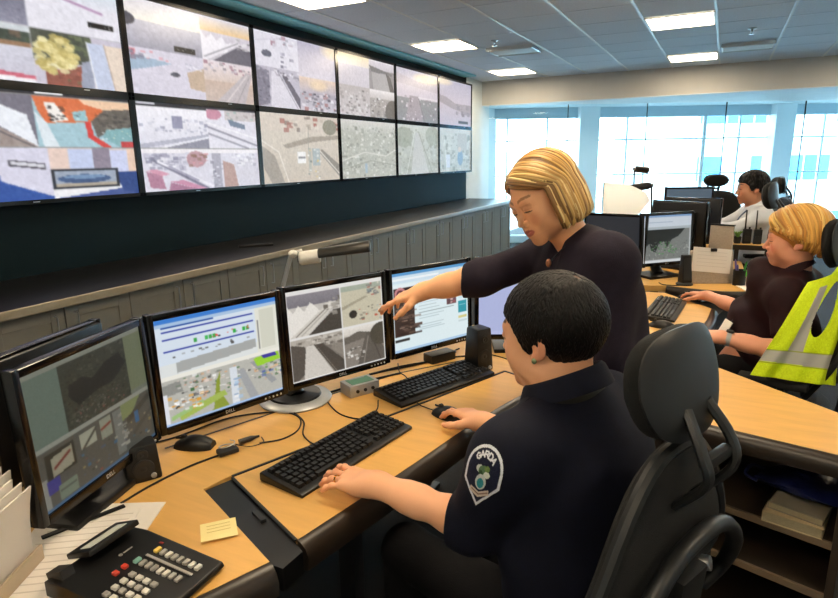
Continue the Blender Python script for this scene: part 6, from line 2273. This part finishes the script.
s = SDF((-.1, 2.5, .4), (.6, 3.5, 1.2), .012)
s.cap(NB, A3(.25, 2.96, .8), .045, .08, k=.05).cap(A3(.25, 2.96, .8), A3(.15, 2.98, .6), .09, .1, k=.05).cap(Ls, Rs_, .04, .04, k=.05).cap(Ls, Le, .036, .034, k=.03).cap(Rs_, Re, .036, .034, k=.03)
bk = s.mesh()
blocks.append(bk)
cols_.append(np.tile(BSK, (len(bk[0]), 1)))
emit_mesh('body', blocks, M_skin, bp, BL, cols_)
eye_objs(RH, H, bp, BL, .98)
s = SDF((-.1, 2.5, .42), (.62, 3.45, 1.15), .0065)
s.ell(A3(.285, 2.96, .90), (.16, .11, .16), R=RT, k=.03)
s.ell(A3(.245, 2.93, .87), (.05, .055, .06), k=.06).ell(A3(.262, 3.02, .87), (.05, .055, .06), k=.06)
s.ell(A3(.225, 2.97, .71), (.155, .11, .15), R=RT, k=.08)
s.cap(Ls + A3(0, .03, 0), Rs_ + A3(0, -.03, 0), .052, .052, k=.06).cap(NB - Z3 * .02, Ls, .048, .05, k=.06).cap(NB - Z3 * .02, Rs_, .048, .05, k=.06)
for S_, E_ in ((Ls, Le), (Rs_, Re)):
    d = unit(E_ - S_)
    s.cap(S_, E_, .055, .054, k=.06, cut=(S_ + d * .17, d))
s.folds(.005, 6, 14)
emit_mesh('maroon_shirt', [s.mesh()], M_maroon, bp, BL)
collar('collar', M_maroon, bp, BL, NB + A3(-.002, 0, .008), basis(A3(-.9, .26, -.45), A3(-.4, .1, 1)), .056, .060, .036, gap=1.0, flare=.02, droop=.02)
by_cols = [lin(c_) for c_ in ([.90, .70, .36], [.82, .58, .26], [.95, .80, .48], [.72, .50, .24], [.86, .64, .32])]
zb_ = zl([(-.13, -.10), (-.09, -.10), (-.05, -.08), (-.02, -.05), (.012, -.025), (.03, .0), (.055, .018), (.08, .030), (.12, .036)])
hb = [cap_block(RH, H, zb_, .012, by_cols[3]), parted_hair(RH, H, by_cols, 1300, .35, (.070, -.06), (38, 182), lambda w: .012 + .085 * min(1, w * 1.6), 8, off=.016, rad=.0045, el=lambda w: .30 * (1 - w) ** 1.5 - .02, curl=.3, one_side=.6)]
emit_mesh('hair', [b_[:2] for b_ in hb], M_hair_b, bp, BL, [b_[2] for b_ in hb])
# wrist watch, lanyard and badge
wv = unit(Le - Lw)
wc = Lw + wv * .025
u1 = unit(np.cross(wv, Z3))
u2 = np.cross(u1, wv)
B().rings([[tuple(wc + (u1 * math.cos(a) * 1.12 + u2 * math.sin(a)) * (.028 + q_[0]) + wv * q_[1] - BL) for q_ in ((0, -.009), (.003, -.009), (.003, .009), (0, .009))] for a in [2 * PI * k_ / 24 for k_ in range(24)]], close=True).build('watch_strap', M_silver, bp)
b = B().lathe([(.015, 0), (.015, .007), (.013, .009), (.0005, .009)], n=20)
b.v = [tuple(wc + u1 * p[0] + wv * p[1] + u2 * (.029 + p[2]) - BL) for p in b.v]
b.build('watch_face', M_dark, bp)
path = bez([tuple(NB + g * .06 - rt * .04 - BL), tuple(A3(.205, 2.90, .93) - BL), tuple(A3(.125, 2.905, .86) - BL), tuple(A3(.09, 2.90, .82) - BL)], 8)
B().tube(path, .003, 6).build('lanyard', mat('lanyard_dark', '#3a3440', .5), bp)
b = B().box((0, 0, 0), (.004, .055, .085), Matrix(basis(A3(-.75, -.5, .4), A3(.35, .1, .9)).tolist()) @ Matrix.Rotation(PI / 2, 3, 'Z'))
b.v = [tuple(np.array(p) + A3(.065, 2.875, .79) - BL) for p in b.v]
b.build('badge', M_paper, bp, bevel=.001)
hips = [A3(.17, 2.98, .56) - rt * .09, A3(.17, 2.98, .56) + rt * .09]
kn = [h + g * .42 + Z3 * .01 for h in hips]
an_ = [k_ + g * .03 - Z3 * .46 for k_ in kn]
emit_mesh('trousers', [legs_block(hips, kn, an_, pelvis=A3(.18, 2.975, .58), R=np.stack([rt, g, Z3], 1), pr=(.17, .13, .10))], M_navyt, bp, BL)
for a in an_:
    shoe('shoe', bp, BL, a, g)

# ---------------------------------------------------------------- high-visibility vest hanging on that chair
VLc = A3(.34, 2.70, 0)
nu, nv = 150, 170
VA = A3(.165, 2.585, .690)      # lower left
VB = A3(.475, 2.70, .650)       # lower right
VC = A3(.335, 2.735, 1.050)     # upper left
VD = A3(.475, 2.80, 1.115)      # upper right
cvv = Cv.new(nu, nv, '#cfe80e')
cvv.noise(.02, 2)
cvv.poly([(.0, .72), (1, .74), (1, .86), (0, .84)], '#a9a9a2').poly([(.30, .10), (.46, .10), (.46, .74), (.28, .74)], '#a9a9a2').line([(0, .72), (1, .74)], .008, '#8a9a10').line([(0, .85), (1, .865)], .008, '#8a9a10').line([(.985, 0), (.985, 1)], .02, '#b4cc10')
cvv.poly([(.80, .0), (1, .0), (1, .06), (.78, .04)], '#9fa39a')
hole = Cv.new(nu, nv, '#000').poly([(.60 + .135 * math.cos(a) + .05 * math.sin(a), .34 - .245 * math.sin(a)) for a in [2 * PI * k_ / 30 for k_ in range(30)]], '#fff').a[..., 0] > .5
uu, vv_ = np.meshgrid(np.linspace(0, 1, nu), np.linspace(0, 1, nv))
U3, T3 = uu[..., None], vv_[..., None]
shape_l = np.clip(.0 + .0 * vv_, 0, 1)
Pv = (VC * (1 - U3) + VD * U3) * (1 - T3) + (VA * (1 - U3) + VB * U3) * T3
nrm = unit(np.cross(VB - VA, VC - VA))
nrm = nrm if nrm @ (CAMP - VA) > 0 else -nrm
rip = .012 * np.sin(uu * 9 + 2 * vv_) * (.3 + vv_) + .008 * np.sin(uu * 21 + vv_ * 5) * vv_ + .035 * np.sin(np.pi * uu) * (1 - .3 * vv_)
Pv = Pv + nrm * rip[..., None]
ms = ~hole
idx = np.arange(nu * nv).reshape(nv, nu)
ok = ms[:-1, :-1] & ms[1:, :-1] & ms[1:, 1:] & ms[:-1, 1:]
Qv = np.stack([idx[:-1, :-1], idx[1:, :-1], idx[1:, 1:], idx[:-1, 1:]], -1)[ok]
ve = thing('safety_vest', 'fluorescent yellow safety vest with silver bands draped over the chair', 'vest', VLc)
used, inv = np.unique(Qv, return_inverse=True)
vo = emit_mesh('vest_cloth', [(Pv.reshape(-1, 3)[used], inv.reshape(-1, 4))], mat_attr('hi_vis_cloth', rough=.6, spec=.3, bump=(300, .1)), ve, VLc, [lin(np.clip(cvv.a, 0, 1)).reshape(-1, 3)[used]])
so = vo.modifiers.new('thickness', 'SOLIDIFY')
so.thickness = .004
bk_ = (VD + A3(.16, .10, .03))
b = B()
rs = []
for i in range(9):
    u = i / 8
    p = VC * (1 - u) + VD * u + nrm * .02 * math.sin(PI * u)
    q2 = p + A3(.10, .20, .03 * math.sin(PI * u)) + Z3 * .01
    rs.append([tuple(p - VLc), tuple((p + q2) / 2 + Z3 * .03 - VLc), tuple(q2 - VLc), tuple(q2 - Z3 * .005 - VLc), tuple((p + q2) / 2 + Z3 * .025 - VLc), tuple(p - Z3 * .005 - VLc)])
b.rings(rs[4:]).build('shoulder_panel', mat('hi_vis_plain', '#cfe80e', .6), ve)

# ================================================================== MAN IN THE WHITE SHIRT, FAR DESK
ML = A3(.22, 5.42, 0)
mp = thing('person', 'person with dark hair in a white shirt seated in front of the windows', 'person', ML)
g = unit(A3(-.97, -.24, 0))
rt = A3(g[1], -g[0], 0)
H = A3(.208, 5.34, 1.283)
RH = basis(A3(-.96, -.26, -.12), Z3)
NB = A3(.245, 5.37, 1.135)
Ls, Rs_ = A3(.30, 5.21, 1.075), A3(.22, 5.54, 1.075)
Le, Lw = A3(.10, 5.13, .98), A3(-.08, 5.10, 1.00)
Re, Rw = A3(.02, 5.56, .96), A3(-.16, 5.42, .98)
MSK = lin([.72, .50, .38])
blocks, cols_ = [], []
for bk in (head_block(RH, H, NB, MSK, lips=(.58, .32, .28), brow=(.06, .05, .05), blush=.1, jaw=1.08, nose=1.1, neck_r=.052, res=.004),
           hand_block(Lw, A3(-.97, -.1, -.1), Z3, 1, Le, MSK, res=.0045), hand_block(Rw, A3(-.9, -.3, -.1), Z3, -1, Re, MSK, res=.0045)):
    blocks.append(bk[:2])
    cols_.append(bk[2])
s = SDF((-.1, 5.0, .5), (.6, 5.8, 1.2), .015)
s.cap(NB, A3(.29, 5.39, .65), .05, .1, k=.05).cap(Ls, Rs_, .045, .045, k=.05).cap(Ls, Le, .036, .034, k=.03).cap(Rs_, Re, .036, .034, k=.03)
bk = s.mesh()
blocks.append(bk)
cols_.append(np.tile(MSK, (len(bk[0]), 1)))
emit_mesh('body', blocks, M_skin, mp, ML, cols_)
eye_objs(RH, H, mp, ML, 1., (.1, .07, .05))
s = SDF((-.2, 4.95, .5), (.62, 5.8, 1.2), .009)
RT = np.stack([rt, g, Z3], 1)
s.ell(A3(.265, 5.38, .97), (.175, .115, .17), R=RT, k=.03).ell(A3(.28, 5.385, .74), (.16, .125, .18), R=RT, k=.08)
s.cap(Ls, Rs_, .062, .062, k=.06).cap(NB - Z3 * .02, Ls, .05, .055, k=.06).cap(NB - Z3 * .02, Rs_, .05, .055, k=.06)
for S_, E_, W_ in ((Ls, Le, Lw), (Rs_, Re, Rw)):
    d = unit(W_ - E_)
    s.cap(S_, E_, .058, .050, k=.05)
    s.cap(E_, W_, .050, .038, k=.03, cut=(W_ - d * .012, d))
s.folds(.005, 5, 4)
emit_mesh('white_shirt', [s.mesh()], M_whites, mp, ML)
collar('collar', M_whites, mp, ML, NB + A3(0, 0, .005), basis(A3(-.95, -.24, -.3), A3(-.25, -.06, 1)), .058, .062, .036, gap=.5, flare=.02, droop=.012)
B().tube(bez([tuple(NB + g * .05 - rt * .05 - ML), tuple(NB + g * .12 - rt * .02 - Z3 * .10 - ML), tuple(NB + g * .13 - Z3 * .24 - ML)], 6), .006, 6).build('lanyard', mat('lanyard_blue', '#55627e', .6), mp)
zm = zl([(-.12, -.075), (-.08, -.07), (-.04, -.045), (-.015, -.005), (.0, .0), (.014, -.02), (.024, -.018), (.036, .02), (.06, .046), (.14, .06)])
hb = [cap_block(RH, H, zm, .010, blk[0], res=.005), meridian_hair(RH, H, (.1, -.4, .9), zm, blk, N=400, off=.013, length=(.35, .7), rad=.006, seed=4, lift=.006)]
emit_mesh('hair', [b_[:2] for b_ in hb], M_hair_d, mp, ML, [b_[2] for b_ in hb])
hips = [A3(.26, 5.39, .62) - rt * .09, A3(.26, 5.39, .62) + rt * .09]
kn = [h + g * .42 for h in hips]
an_ = [k_ - Z3 * .5 for k_ in kn]
emit_mesh('trousers', [legs_block(hips, kn, an_, pelvis=A3(.27, 5.39, .63), R=RT, pr=(.17, .12, .10), res=.012)], M_navyt, mp, ML)
for a in an_:
    shoe('shoe', mp, ML, a, g)
# far desk in front of the man
FL = (-.15, 5.5, 0)
fd = thing('workstation_desk', 'far desk under the man in the white shirt by the windows', 'desk', FL)
shift(B().prism([(-.95, 5.2), (-.05, 5.2), (-.02, 5.7), (-.3, 6.0), (-.95, 6.0)], .762, .80), FL).build('worktop', M_wood, fd, bevel=.001, seg=1)
for x, y in ((-.85, 5.3), (-.85, 5.9), (-.3, 5.85), (-.12, 5.3)):
    shift(B().box((x, y, .38), (.05, .05, .764)), FL).build('leg', M_dark, fd)
